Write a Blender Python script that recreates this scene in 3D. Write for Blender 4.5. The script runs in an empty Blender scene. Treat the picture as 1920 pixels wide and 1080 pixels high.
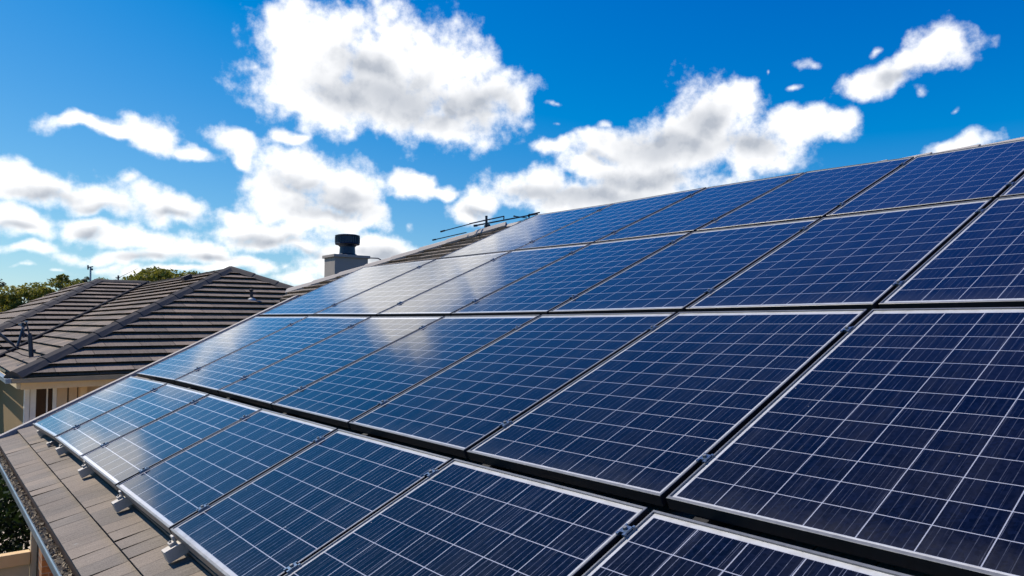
import bpy, math, random
from mathutils import Vector, noise
random.seed(7)
R = math.radians
V = Vector
G = 4.3                                   # height of the camera above the ground
scene = bpy.context.scene
C = bpy.context.collection

# ------------------------------------------------------------------ camera
cd = bpy.data.cameras.new('camera')
cd.sensor_width = 36.0
cd.lens = 25.857
cd.clip_start = 0.05
cd.clip_end = 5000
cam = bpy.data.objects.new('camera', cd)
C.objects.link(cam)
cam.location = (0, 0, G)
cam.rotation_euler = (R(90 + 2.7295), 0, R(-38.616))
scene.camera = cam

# ------------------------------------------------------------------ sky, clouds, sun, exposure
SUN_EL, SUN_AZ = 49.3, -30.0              # degrees, azimuth from +Y towards +X
# cloud masses and their shaded undersides: bearing, height (tens of degrees), radii, turn
BLOBS = [(2.38,1.94,0.475,0.350,0.08),(2.86,1.90,0.615,0.415,0.05),(3.27,1.99,0.376,0.302,0.03),(2.22,2.18,0.176,0.249,0.10),(2.18,1.76,0.310,0.241,0.09),
 (2.78,1.65,0.765,0.253,-0.15),(3.48,1.69,0.414,0.277,-0.31),(3.74,1.76,0.251,0.176,0.33),(3.88,1.70,0.189,0.234,-0.00),(3.28,1.49,0.393,0.151,-0.14),
 (1.91,1.87,0.121,0.087,0.11),(2.10,2.10,0.213,0.179,0.11),(2.53,2.14,0.362,0.181,0.08),(2.62,1.41,0.088,0.101,0.05),(2.32,1.60,0.424,0.193,-0.18),
 (0.79,1.33,0.202,0.056,0.04),(1.00,1.31,0.144,0.050,-0.07),(1.23,1.31,0.215,0.132,-0.37),(1.49,1.21,0.174,0.064,-0.13),(0.73,1.34,0.108,0.048,0.14),
 (1.79,1.30,0.174,0.092,-0.28),(2.11,1.34,0.146,0.046,0.07),(2.23,1.11,0.403,0.189,-0.16),(2.59,0.99,0.337,0.232,-0.14),(2.12,0.97,0.343,0.203,0.05),
 (2.43,0.81,0.372,0.152,-0.05),(2.79,0.86,0.153,0.154,0.03),(1.82,0.80,0.147,0.077,0.05),(1.87,1.19,0.146,0.093,-0.66),(0.50,0.92,0.348,0.137,0.00),
 (0.86,0.85,0.306,0.100,-0.11),(1.07,0.98,0.136,0.088,-0.20),(1.29,0.79,0.304,0.127,-0.13),(0.43,0.67,0.243,0.109,-0.24),(0.87,0.63,0.182,0.094,-0.14),
 (1.16,0.57,0.348,0.096,-0.05),(1.50,0.49,0.298,0.084,-0.11),(1.07,0.44,0.374,0.051,0.04),(1.83,0.42,0.275,0.062,-0.05),(1.47,0.37,0.557,0.034,0.03),
 (2.01,0.66,0.368,0.118,0.04),(2.26,0.57,0.250,0.080,-0.12),(1.94,0.59,0.298,0.070,0.04),(2.79,0.57,0.322,0.130,-0.12),(2.43,0.51,0.158,0.120,0.38),
 (2.28,0.34,0.193,0.064,0.02),(3.03,0.75,0.090,0.037,0.02),(2.55,0.43,0.356,0.121,0.02),(2.55,0.55,0.237,0.081,0.02),(0.48,0.47,0.167,0.045,0.05),
 (0.50,0.36,0.092,0.021,0.04),(0.66,0.35,0.075,0.021,0.04),(2.16,0.43,0.050,0.024,0.02),(3.07,1.05,0.164,0.114,-0.15),(3.28,1.00,0.145,0.057,0.02),
 (3.40,0.83,0.100,0.049,0.01),(3.61,0.95,0.150,0.131,0.01),(3.53,0.85,0.167,0.099,0.01),(4.03,1.06,0.368,0.171,-0.01),(4.36,0.96,0.457,0.171,-0.01),
 (4.86,1.04,0.569,0.249,-0.03),(5.38,1.58,0.342,0.254,0.10),(5.22,1.42,0.246,0.240,-0.06),(5.02,1.24,0.542,0.198,0.04),(5.60,1.62,0.154,0.187,-0.08),
 (4.65,1.35,0.248,0.111,-0.28),(4.20,1.36,0.230,0.056,-0.01),(4.53,1.21,0.332,0.112,-0.19),(6.02,1.41,0.345,0.127,-0.04),(5.72,1.23,0.340,0.199,-0.07),
 (6.29,1.42,0.156,0.059,0.04),(5.34,1.34,0.433,0.272,-0.06),(4.90,1.24,0.366,0.199,-0.04),(6.12,1.85,0.111,0.059,-0.29),(6.57,1.84,0.048,0.040,0.61),
 (6.00,1.67,0.093,0.041,0.16),(6.52,1.63,0.234,0.093,0.05),(6.95,1.80,0.210,0.146,0.31),(6.47,1.58,0.154,0.064,-0.13),(6.78,1.53,0.073,0.058,-0.32),
 (6.97,1.40,0.053,0.021,-0.14),(6.72,1.73,0.157,0.079,0.42),(7.04,1.17,0.205,0.063,0.04),(7.17,1.20,0.089,0.051,-0.13),(4.20,1.69,0.091,0.055,-0.51),
 (4.22,1.51,0.054,0.028,-0.02),(4.61,1.52,0.083,0.047,-0.03),(5.81,1.81,0.030,0.026,-0.10),(0.05,1.39,0.199,0.189,0.18),(-0.02,1.19,0.207,0.126,0.16),
 (-0.17,1.57,0.227,0.181,0.22),(0.05,1.00,0.131,0.064,0.13),(-0.35,1.25,0.236,0.240,0.19)]
SHADED = [(2.90,1.71,0.487,0.175,-0.15),(3.37,1.62,0.479,0.141,-0.11),(2.77,1.90,0.298,0.116,-0.27),(3.64,1.66,0.231,0.125,0.01),(2.58,1.66,0.275,0.117,-0.28),
 (2.47,0.89,0.334,0.088,-0.05),(2.31,1.02,0.213,0.063,-0.13),(2.63,0.97,0.160,0.056,0.04),(0.59,0.85,0.172,0.049,-0.01),(0.88,0.77,0.205,0.039,0.02),
 (1.36,0.75,0.172,0.034,0.06),(0.43,0.62,0.120,0.031,-0.09),(0.89,0.59,0.094,0.040,-0.04),(1.26,0.44,0.219,0.030,0.04),(1.65,0.46,0.143,0.027,0.03),
 (2.03,0.61,0.218,0.051,0.04),(2.24,0.52,0.211,0.028,0.03),(2.85,0.53,0.194,0.053,-0.07),(5.10,1.33,0.421,0.118,-0.05),(4.49,0.98,0.476,0.089,-0.02),
 (4.86,1.10,0.386,0.088,-0.03),(5.36,1.49,0.177,0.138,-0.07),(5.65,1.30,0.236,0.092,-0.07),(3.61,0.87,0.092,0.041,0.01),(6.69,1.64,0.162,0.053,0.04),
 (4.03,1.01,0.251,0.074,-0.01),(4.57,1.29,0.124,0.040,-0.20)]

def nd(t, kind, **kw):
    n = t.nodes.new(kind)
    for k, v in kw.items():
        setattr(n, k, v)
    return n

def math_(t, op, a, b=None, c=None, clamp=False):
    n = nd(t, 'ShaderNodeMath', operation=op, use_clamp=clamp)
    for i, x in enumerate((a, b, c)):
        if x is None:
            continue
        if isinstance(x, (int, float)):
            n.inputs[i].default_value = x
        else:
            t.links.new(x, n.inputs[i])
    return n.outputs[0]

def vmath(t, op, a, b=None, scale=None):
    n = nd(t, 'ShaderNodeVectorMath', operation=op)
    for i, x in enumerate((a, b)):
        if x is None:
            continue
        if isinstance(x, (tuple, list)):
            n.inputs[i].default_value = x
        else:
            t.links.new(x, n.inputs[i])
    if scale is not None:
        n.inputs['Scale'].default_value = scale
    return n.outputs['Value'] if op in ('LENGTH', 'DISTANCE', 'DOT_PRODUCT') else n.outputs[0]

def smooth(t, x, lo, hi, a=0.0, b=1.0):
    n = nd(t, 'ShaderNodeMapRange', interpolation_type='SMOOTHSTEP')
    t.links.new(x, n.inputs['Value'])
    n.inputs['From Min'].default_value = lo
    n.inputs['From Max'].default_value = hi
    n.inputs['To Min'].default_value = a
    n.inputs['To Max'].default_value = b
    return n.outputs['Result']

def noise_(t, vec, scale, detail=4.0, rough=0.55, out='Fac', dist=0.0):
    n = nd(t, 'ShaderNodeTexNoise', noise_dimensions='3D')
    n.inputs['Scale'].default_value = scale
    n.inputs['Detail'].default_value = detail
    n.inputs['Roughness'].default_value = rough
    n.inputs['Distortion'].default_value = dist
    if vec is not None:
        t.links.new(vec, n.inputs['Vector'])
    return n.outputs[out]

def mix_rgb(t, fac, a, b, blend='MIX'):
    n = nd(t, 'ShaderNodeMix', data_type='RGBA', blend_type=blend)
    for key, x in ((0, fac), (6, a), (7, b)):
        if isinstance(x, (int, float)):
            n.inputs[key].default_value = x
        elif isinstance(x, (tuple, list)):
            n.inputs[key].default_value = (*x, 1.0) if len(x) == 3 else x
        else:
            t.links.new(x, n.inputs[key])
    return n.outputs[2]

LEAF = [0]
def cloud_leaf(blobs, grey):
    """node group for one patch of sky: only the cloud masses that reach into it"""
    t = bpy.data.node_groups.new('cloud_patch', 'ShaderNodeTree')
    t.interface.new_socket('P', in_out='INPUT', socket_type='NodeSocketVector')
    t.interface.new_socket('Alpha', in_out='OUTPUT', socket_type='NodeSocketFloat')
    t.interface.new_socket('Cloud', in_out='OUTPUT', socket_type='NodeSocketShader')
    gi, go = nd(t, 'NodeGroupInput'), nd(t, 'NodeGroupOutput')
    LEAF[0] += 1                          # a hair of offset keeps the patches' nodes apart, so each is only run inside its patch
    p = vmath(t, 'ADD', gi.outputs[0], (LEAF[0] * 1e-5, 0, 0))
    wrp = noise_(t, p, 2.4, 2.0, 0.6, 'Color')
    off = vmath(t, 'SCALE', vmath(t, 'SUBTRACT', wrp, (0.5, 0.5, 0.5)), scale=0.30)
    off = vmath(t, 'MULTIPLY', off, (1, 1, 0))
    def mass(pp):
        q = vmath(t, 'ADD', pp, off)
        best = None
        for (x, y, rx, ry, a) in blobs:
            m = nd(t, 'ShaderNodeMapping', vector_type='TEXTURE')
            t.links.new(q, m.inputs['Vector'])
            m.inputs['Location'].default_value = (x, y, 0)
            m.inputs['Rotation'].default_value = (0, 0, a)
            k = 1.85 if max(rx, ry) < 0.14 else (1.5 if min(rx, ry) < 0.085 else (1.18 if min(rx, ry) < 0.17 else 1.15))
            m.inputs['Scale'].default_value = (rx * k, ry * k, 1)
            l = vmath(t, 'LENGTH', m.outputs[0])
            if max(rx, ry) < 0.14:
                l = math_(t, 'ADD', l, 0.66)
            elif min(rx, ry) < 0.085:
                l = math_(t, 'ADD', l, 0.20)
            if best is None:
                best = l
            else:
                n = nd(t, 'ShaderNodeMath', operation='SMOOTH_MIN')
                t.links.new(best, n.inputs[0]); t.links.new(l, n.inputs[1]); n.inputs[2].default_value = 0.25
                best = n.outputs[0]
        d = math_(t, 'MAXIMUM', math_(t, 'SUBTRACT', 1.0, best), -0.8)
        return math_(t, 'ADD', d, math_(t, 'MULTIPLY', math_(t, 'SUBTRACT', noise_(t, pp, 3.2, 2.6, 0.50), 0.5), 1.15))
    B = mass(p)
    n2 = math_(t, 'SUBTRACT', noise_(t, p, 9.0, 8.0, 0.62), 0.5)
    D = math_(t, 'ADD', B, math_(t, 'MULTIPLY', n2, 0.95))
    alpha = math_(t, 'MULTIPLY', smooth(t, D, -0.10, 0.62), 0.985)
    # shaded undersides
    n3 = math_(t, 'SUBTRACT', noise_(t, p, 4.6, 4.0, 0.52), 0.5)
    n4 = math_(t, 'SUBTRACT', noise_(t, vmath(t, 'ADD', p, (-0.03, 0.075, 0.0)), 4.6, 4.0, 0.52), 0.5)
    relief = math_(t, 'SUBTRACT', n4, n3)            # faces turned from the sun are greyer
    q = vmath(t, 'ADD', p, vmath(t, 'SCALE', off, scale=0.8))
    g = None
    for (x, y, rx, ry, a) in grey:
        m = nd(t, 'ShaderNodeMapping', vector_type='TEXTURE')
        t.links.new(q, m.inputs['Vector'])
        m.inputs['Location'].default_value = (x, y, 0)
        m.inputs['Rotation'].default_value = (0, 0, a)
        m.inputs['Scale'].default_value = (rx * 1.5, ry * 1.5, 1)
        l = vmath(t, 'LENGTH', m.outputs[0])
        if g is None:
            g = l
        else:
            n = nd(t, 'ShaderNodeMath', operation='SMOOTH_MIN')
            t.links.new(g, n.inputs[0]); t.links.new(l, n.inputs[1]); n.inputs[2].default_value = 0.35
            g = n.outputs[0]
    thick = smooth(t, B, 0.05, 0.60)
    dark = math_(t, 'MULTIPLY', smooth(t, relief, -0.10, 0.26), 0.32)
    if g is not None:
        gm = math_(t, 'ADD', math_(t, 'SUBTRACT', 1.0, g), math_(t, 'MULTIPLY', n3, 0.7))
        dark = math_(t, 'ADD', dark, math_(t, 'MULTIPLY', smooth(t, gm, -0.30, 1.0), 0.85))
    dark = math_(t, 'MULTIPLY', dark, thick, clamp=True)
    cc = mix_rgb(t, dark, (1.28, 1.27, 1.26), (0.50, 0.54, 0.61))
    bg = nd(t, 'ShaderNodeBackground')
    t.links.new(cc, bg.inputs['Color'])
    t.links.new(alpha, go.inputs[0]); t.links.new(bg.outputs[0], go.inputs[1])
    return t

def make_world():
    w = bpy.data.worlds.new('World')
    scene.world = w
    w.use_nodes = True
    t = w.node_tree
    t.nodes.clear()
    out = nd(t, 'ShaderNodeOutputWorld')
    sky = nd(t, 'ShaderNodeTexSky', sky_type='NISHITA')
    sky.sun_disc = False
    sky.sun_elevation = R(SUN_EL)
    sky.sun_rotation = R(SUN_AZ)
    sky.air_density = 1.0
    sky.dust_density = 0.2
    sky.ozone_density = 6.0
    # a contrasty colour rendering of the sky: strength 0.1, then a contrast curve per channel
    c = vmath(t, 'SCALE', sky.outputs[0], scale=0.1)
    blue = vmath(t, 'DIVIDE', vmath(t, 'SCALE', c, scale=2.05), vmath(t, 'ADD', vmath(t, 'SCALE', c, scale=1.15), (1.0, 1.0, 1.0)))
    rg_ = vmath(t, 'MAXIMUM', vmath(t, 'ADD', vmath(t, 'MULTIPLY', c, (1.20, 1.13, 0.0)), (-0.19, -0.080, 0.0)), (0.0, 0.0, 0.0))
    skyc = vmath(t, 'ADD', rg_, vmath(t, 'MULTIPLY', blue, (0.0, 0.0, 1.0)))
    nsky = [0]
    def clear():                           # one closure per patch: a shared one would run every patch's nodes
        n = nd(t, 'ShaderNodeBackground')
        nsky[0] += 1
        t.links.new(skyc, n.inputs['Color'])
        n.inputs['Strength'].default_value = 1.0 + nsky[0] * 2e-6
        return n.outputs[0]
    tc = nd(t, 'ShaderNodeTexCoord')
    sep = nd(t, 'ShaderNodeSeparateXYZ'); t.links.new(tc.outputs['Generated'], sep.inputs[0])
    az = math_(t, 'MULTIPLY', math_(t, 'ARCTAN2', sep.outputs[0], sep.outputs[1]), 5.7296)
    el = math_(t, 'MULTIPLY', math_(t, 'ARCSINE', sep.outputs[2]), 5.7296)
    cmb = nd(t, 'ShaderNodeCombineXYZ'); t.links.new(az, cmb.inputs[0]); t.links.new(el, cmb.inputs[1])
    p = cmb.outputs[0]
    def mixs(fac, a, b):
        m = nd(t, 'ShaderNodeMixShader')
        t.links.new(fac, m.inputs[0]); t.links.new(a, m.inputs[1]); t.links.new(b, m.inputs[2])
        return m.outputs[0]
    def reach(b):
        x, y, rx, ry, a = b
        k = 1.75
        ex = k * math.hypot(rx * math.cos(a), ry * math.sin(a)) + 0.14
        ey = k * math.hypot(rx * math.sin(a), ry * math.cos(a)) + 0.14
        return x - ex, x + ex, y - ey, y + ey
    def tree(x0, x1, y0, y1, blobs, depth):
        here = []
        for b in blobs:
            a0, a1, b0, b1 = reach(b)
            if a1 > x0 and a0 < x1 and b1 > y0 and b0 < y1:
                here.append(b)
        if not here:
            return clear()
        if len(here) <= 16 or depth >= 5:
            gn = nd(t, 'ShaderNodeGroup', node_tree=cloud_leaf(here, [b for b in SHADED if reach(b)[1] > x0 and reach(b)[0] < x1 and reach(b)[3] > y0 and reach(b)[2] < y1]))
            t.links.new(p, gn.inputs[0])
            return mixs(gn.outputs[0], clear(), gn.outputs[1])
        best = None
        for ax in (0, 1):                  # the cut that leaves least work
            lo, hi = ((x0, x1), (y0, y1))[ax]
            for i in range(1, 20):
                c = lo + (hi - lo) * i / 20
                n0 = sum(1 for b in here if reach(b)[ax * 2] < c)
                n1 = sum(1 for b in here if reach(b)[ax * 2 + 1] > c)
                cost = n0 * (c - lo) / (hi - lo) + n1 * (hi - c) / (hi - lo)
                if best is None or cost < best[0]:
                    best = (cost, ax, c)
        _, ax, c = best
        fac = math_(t, 'GREATER_THAN', (az, el)[ax], c)
        if ax == 0:
            return mixs(fac, tree(x0, c, y0, y1, here, depth + 1), tree(c, x1, y0, y1, here, depth + 1))
        return mixs(fac, tree(x0, x1, y0, c, here, depth + 1), tree(x0, x1, c, y1, here, depth + 1))
    clo = tree(-2.5, 7.5, 0.0, 3.2, BLOBS, 0)
    inside = math_(t, 'MULTIPLY', math_(t, 'COMPARE', az, 2.5, 5.0), math_(t, 'COMPARE', el, 1.6, 1.6))
    t.links.new(mixs(inside, clear(), clo), out.inputs['Surface'])
make_world()

sd = bpy.data.lights.new('sun', 'SUN')
sd.energy = 4.8
sd.angle = R(0.5)
sd.color = (1.0, 0.925, 0.82)
sun = bpy.data.objects.new('sun', sd)
C.objects.link(sun)
_sv = V((math.sin(R(SUN_AZ)) * math.cos(R(SUN_EL)), math.cos(R(SUN_AZ)) * math.cos(R(SUN_EL)), math.sin(R(SUN_EL))))
sun.rotation_euler = _sv.to_track_quat('Z', 'Y').to_euler()
sun.location = (-20, 30, 40)

scene.view_settings.view_transform = 'Standard'
scene.view_settings.look = 'None'
scene.view_settings.gamma = 1.0
scene.view_settings.exposure = 0.0
scene.render.engine = 'CYCLES'
scene.cycles.use_denoising = True
scene.cycles.max_bounces = 8
scene.cycles.caustics_reflective = False
scene.world.cycles.sampling_method = 'MANUAL'
scene.world.cycles.sample_map_resolution = 256

# ------------------------------------------------------------------ helpers
class MB:
    """collects polygons (world coordinates) and links them as ONE mesh object"""
    def __init__(s):
        s.v, s.f, s.uv = [], [], []
    def poly(s, pts, uv=None):
        i = len(s.v)
        s.v += [V(p) for p in pts]
        s.f.append(list(range(i, i + len(pts))))
        s.uv.append(uv if uv else [(0, 0)] * len(pts))
    def box(s, o, a, b, c):
        """o centre; a, b, c half-extent vectors"""
        o, a, b, c = V(o), V(a), V(b), V(c)
        if a.cross(b).dot(c) < 0:
            c = -c
        P = lambda i, j, k: o + a * i + b * j + c * k
        for q in (((-1, -1, -1), (-1, 1, -1), (1, 1, -1), (1, -1, -1)), ((-1, -1, 1), (1, -1, 1), (1, 1, 1), (-1, 1, 1)),
                  ((-1, -1, -1), (1, -1, -1), (1, -1, 1), (-1, -1, 1)), ((1, -1, -1), (1, 1, -1), (1, 1, 1), (1, -1, 1)),
                  ((1, 1, -1), (-1, 1, -1), (-1, 1, 1), (1, 1, 1)), ((-1, 1, -1), (-1, -1, -1), (-1, -1, 1), (-1, 1, 1))):
            la, lb = a.length * 2, b.length * 2
            s.poly([P(*t) for t in q], [((t[0] + t[2]) * a.length, (t[1] + t[2]) * b.length) for t in q])
    def aabox(s, x0, x1, y0, y1, z0, z1):
        s.box(((x0 + x1) / 2, (y0 + y1) / 2, (z0 + z1) / 2), ((x1 - x0) / 2, 0, 0), (0, (y1 - y0) / 2, 0), (0, 0, (z1 - z0) / 2))
    def tube(s, p0, p1, r0, r1=None, n=8, caps=True):
        p0, p1 = V(p0), V(p1)
        r1 = r0 if r1 is None else r1
        d = (p1 - p0).normalized()
        a = d.orthogonal().normalized(); b = d.cross(a)
        ring = lambda p, r: [p + (a * math.cos(2 * math.pi * i / n) + b * math.sin(2 * math.pi * i / n)) * r for i in range(n)]
        A, B = ring(p0, r0), ring(p1, r1)
        for i in range(n):
            j = (i + 1) % n
            s.poly([A[i], A[j], B[j], B[i]])
        if caps:
            s.poly(A[::-1]); s.poly(B)
    def lathe(s, o, prof, n=24, caps=True):
        o = V(o)
        rings = [[o + V((r * math.cos(2 * math.pi * i / n), r * math.sin(2 * math.pi * i / n), z)) for i in range(n)] for r, z in prof]
        for A, B in zip(rings, rings[1:]):
            for i in range(n):
                j = (i + 1) % n
                s.poly([A[i], A[j], B[j], B[i]])
        if caps:
            s.poly(rings[0][::-1]); s.poly(rings[-1])
    def build(s, name, mat, parent=None, smooth_=False, bevel=0.0):
        base = V((0, 0, 0))
        q = parent
        while q is not None:
            base += q.location
            q = q.parent
        me = bpy.data.meshes.new(name)
        me.from_pydata([v + V((0, 0, G)) - base for v in s.v], [], s.f)
        ul = me.uv_layers.new(name='UVMap')
        k = 0
        for u in s.uv:
            for c in u:
                ul.data[k].uv = c
                k += 1
        if smooth_:
            me.polygons.foreach_set('use_smooth', [True] * len(me.polygons))
        me.materials.append(mat)
        o = bpy.data.objects.new(name, me)
        C.objects.link(o)
        if parent is not None:
            o.parent = parent
        if bevel:
            m = o.modifiers.new('bevel', 'BEVEL'); m.width = bevel; m.segments = 2; m.limit_method = 'ANGLE'
            w = o.modifiers.new('weld', 'WELD'); w.merge_threshold = 0.0002
            o.modifiers.move(1, 0)
        return o

def tag(o, label=None, cat=None, group=None, kind=None):
    for k, v in (('label', label), ('category', cat), ('group', group), ('kind', kind)):
        if v:
            o[k] = v
    return o

def empty(name, loc, label, cat, group=None):
    o = bpy.data.objects.new(name, None)
    C.objects.link(o)
    o.location = V(loc) + V((0, 0, G))
    o.empty_display_size = 0.2
    return tag(o, label, cat, group)

# ------------------------------------------------------------------ materials
def principled(name, col=(0.5, 0.5, 0.5), rough=0.6, metal=0.0, spec=0.5):
    m = bpy.data.materials.new(name)
    m.use_nodes = True
    t = m.node_tree
    b = t.nodes['Principled BSDF']
    b.inputs['Base Color'].default_value = (*col, 1)
    b.inputs['Roughness'].default_value = rough
    b.inputs['Metallic'].default_value = metal
    b.inputs['Specular IOR Level'].default_value = spec
    return m, t, b

def bump(t, b, h, strength=0.3, dist=0.01):
    n = nd(t, 'ShaderNodeBump')
    n.inputs['Strength'].default_value = strength
    n.inputs['Distance'].default_value = dist
    t.links.new(h, n.inputs['Height'])
    t.links.new(n.outputs[0], b.inputs['Normal'])

def mat_grain(name, c0, c1, scale=30.0, rough=0.7, metal=0.0, bumpy=0.0, spec=0.4, big=3.0):
    """a plain material with grain and larger weathering"""
    m, t, b = principled(name, c0, rough, metal, spec)
    tc = nd(t, 'ShaderNodeTexCoord')
    f = math_(t, 'ADD', math_(t, 'MULTIPLY', noise_(t, tc.outputs['Object'], scale, 6.0, 0.65), 0.5),
              math_(t, 'MULTIPLY', noise_(t, tc.outputs['Object'], big, 4.0, 0.6), 0.5))
    t.links.new(mix_rgb(t, smooth(t, f, 0.3, 0.7), c0, c1), b.inputs['Base Color'])
    t.links.new(smooth(t, f, 0.3, 0.7, rough * 0.85, min(1, rough * 1.15)), b.inputs['Roughness'])
    if bumpy:
        bump(t, b, noise_(t, tc.outputs['Object'], scale * 2, 4.0, 0.6), bumpy, 0.004)
    return m

def mat_tile(name, base, grain=160.0, joint=0.022, wn=0.07):
    """concrete roof tiles; UV x counts tiles along a course, y counts courses"""
    m, t, b = principled(name, base, 0.85, 0.0, 0.25)
    uv = nd(t, 'ShaderNodeUVMap')
    sep = nd(t, 'ShaderNodeSeparateXYZ'); t.links.new(uv.outputs[0], sep.inputs[0])
    fx = math_(t, 'FRACT', sep.outputs[0])
    cell = nd(t, 'ShaderNodeCombineXYZ')
    t.links.new(math_(t, 'FLOOR', sep.outputs[0]), cell.inputs[0])
    t.links.new(math_(t, 'FLOOR', sep.outputs[1]), cell.inputs[1])
    wnz = nd(t, 'ShaderNodeTexWhiteNoise', noise_dimensions='3D'); t.links.new(cell.outputs[0], wnz.inputs['Vector'])
    tc = nd(t, 'ShaderNodeTexCoord')
    ob = tc.outputs['Object']
    # brushed streaks that run down the slope
    st = nd(t, 'ShaderNodeMapping'); t.links.new(uv.outputs[0], st.inputs['Vector'])
    st.inputs['Scale'].default_value = (11.0, 0.35, 1)
    streak = noise_(t, st.outputs[0], 2.2, 5.0, 0.7)
    g1 = noise_(t, ob, grain, 3.0, 0.75)
    g2 = noise_(t, ob, 1.1, 5.0, 0.6)
    f = math_(t, 'ADD', math_(t, 'MULTIPLY', g1, 0.42), math_(t, 'MULTIPLY', streak, 0.34))
    f = math_(t, 'ADD', f, math_(t, 'MULTIPLY', g2, 0.22))
    f = math_(t, 'ADD', f, math_(t, 'MULTIPLY', math_(t, 'SUBTRACT', wnz.outputs[0], 0.5), wn))
    k = smooth(t, f, 0.30, 0.70, 0.45, 1.55)
    cm = nd(t, 'ShaderNodeCombineXYZ')
    for i in range(3):
        t.links.new(k, cm.inputs[i])
    col = vmath(t, 'MULTIPLY', mix_rgb(t, wnz.outputs[0], base, (base[0] * 1.05, base[1] * 0.99, base[2] * 0.93)), cm.outputs[0])
    edge = math_(t, 'MINIMUM', fx, math_(t, 'SUBTRACT', 1.0, fx))
    jn = math_(t, 'ADD', edge, math_(t, 'MULTIPLY', math_(t, 'SUBTRACT', noise_(t, ob, 40.0, 2.0), 0.5), joint * 0.8))
    jm = smooth(t, jn, joint * 0.25, joint)
    # pale lichen freckles
    vor = nd(t, 'ShaderNodeTexVoronoi'); vor.inputs['Scale'].default_value = 5.5; t.links.new(ob, vor.inputs['Vector'])
    lich = math_(t, 'MULTIPLY', smooth(t, vor.outputs['Distance'], 0.10, 0.02), smooth(t, noise_(t, ob, 0.9, 2.0), 0.52, 0.68))
    col = mix_rgb(t, math_(t, 'MULTIPLY', lich, 0.6), col, (0.42, 0.42, 0.38))
    t.links.new(mix_rgb(t, jm, (base[0] * 0.25, base[1] * 0.23, base[2] * 0.22), col), b.inputs['Base Color'])
    h = math_(t, 'ADD', math_(t, 'MULTIPLY', g1, 0.5), math_(t, 'ADD', math_(t, 'MULTIPLY', streak, 0.5), math_(t, 'MULTIPLY', jm, 0.8)))
    bump(t, b, h, 0.45, 0.005)
    return m

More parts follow.
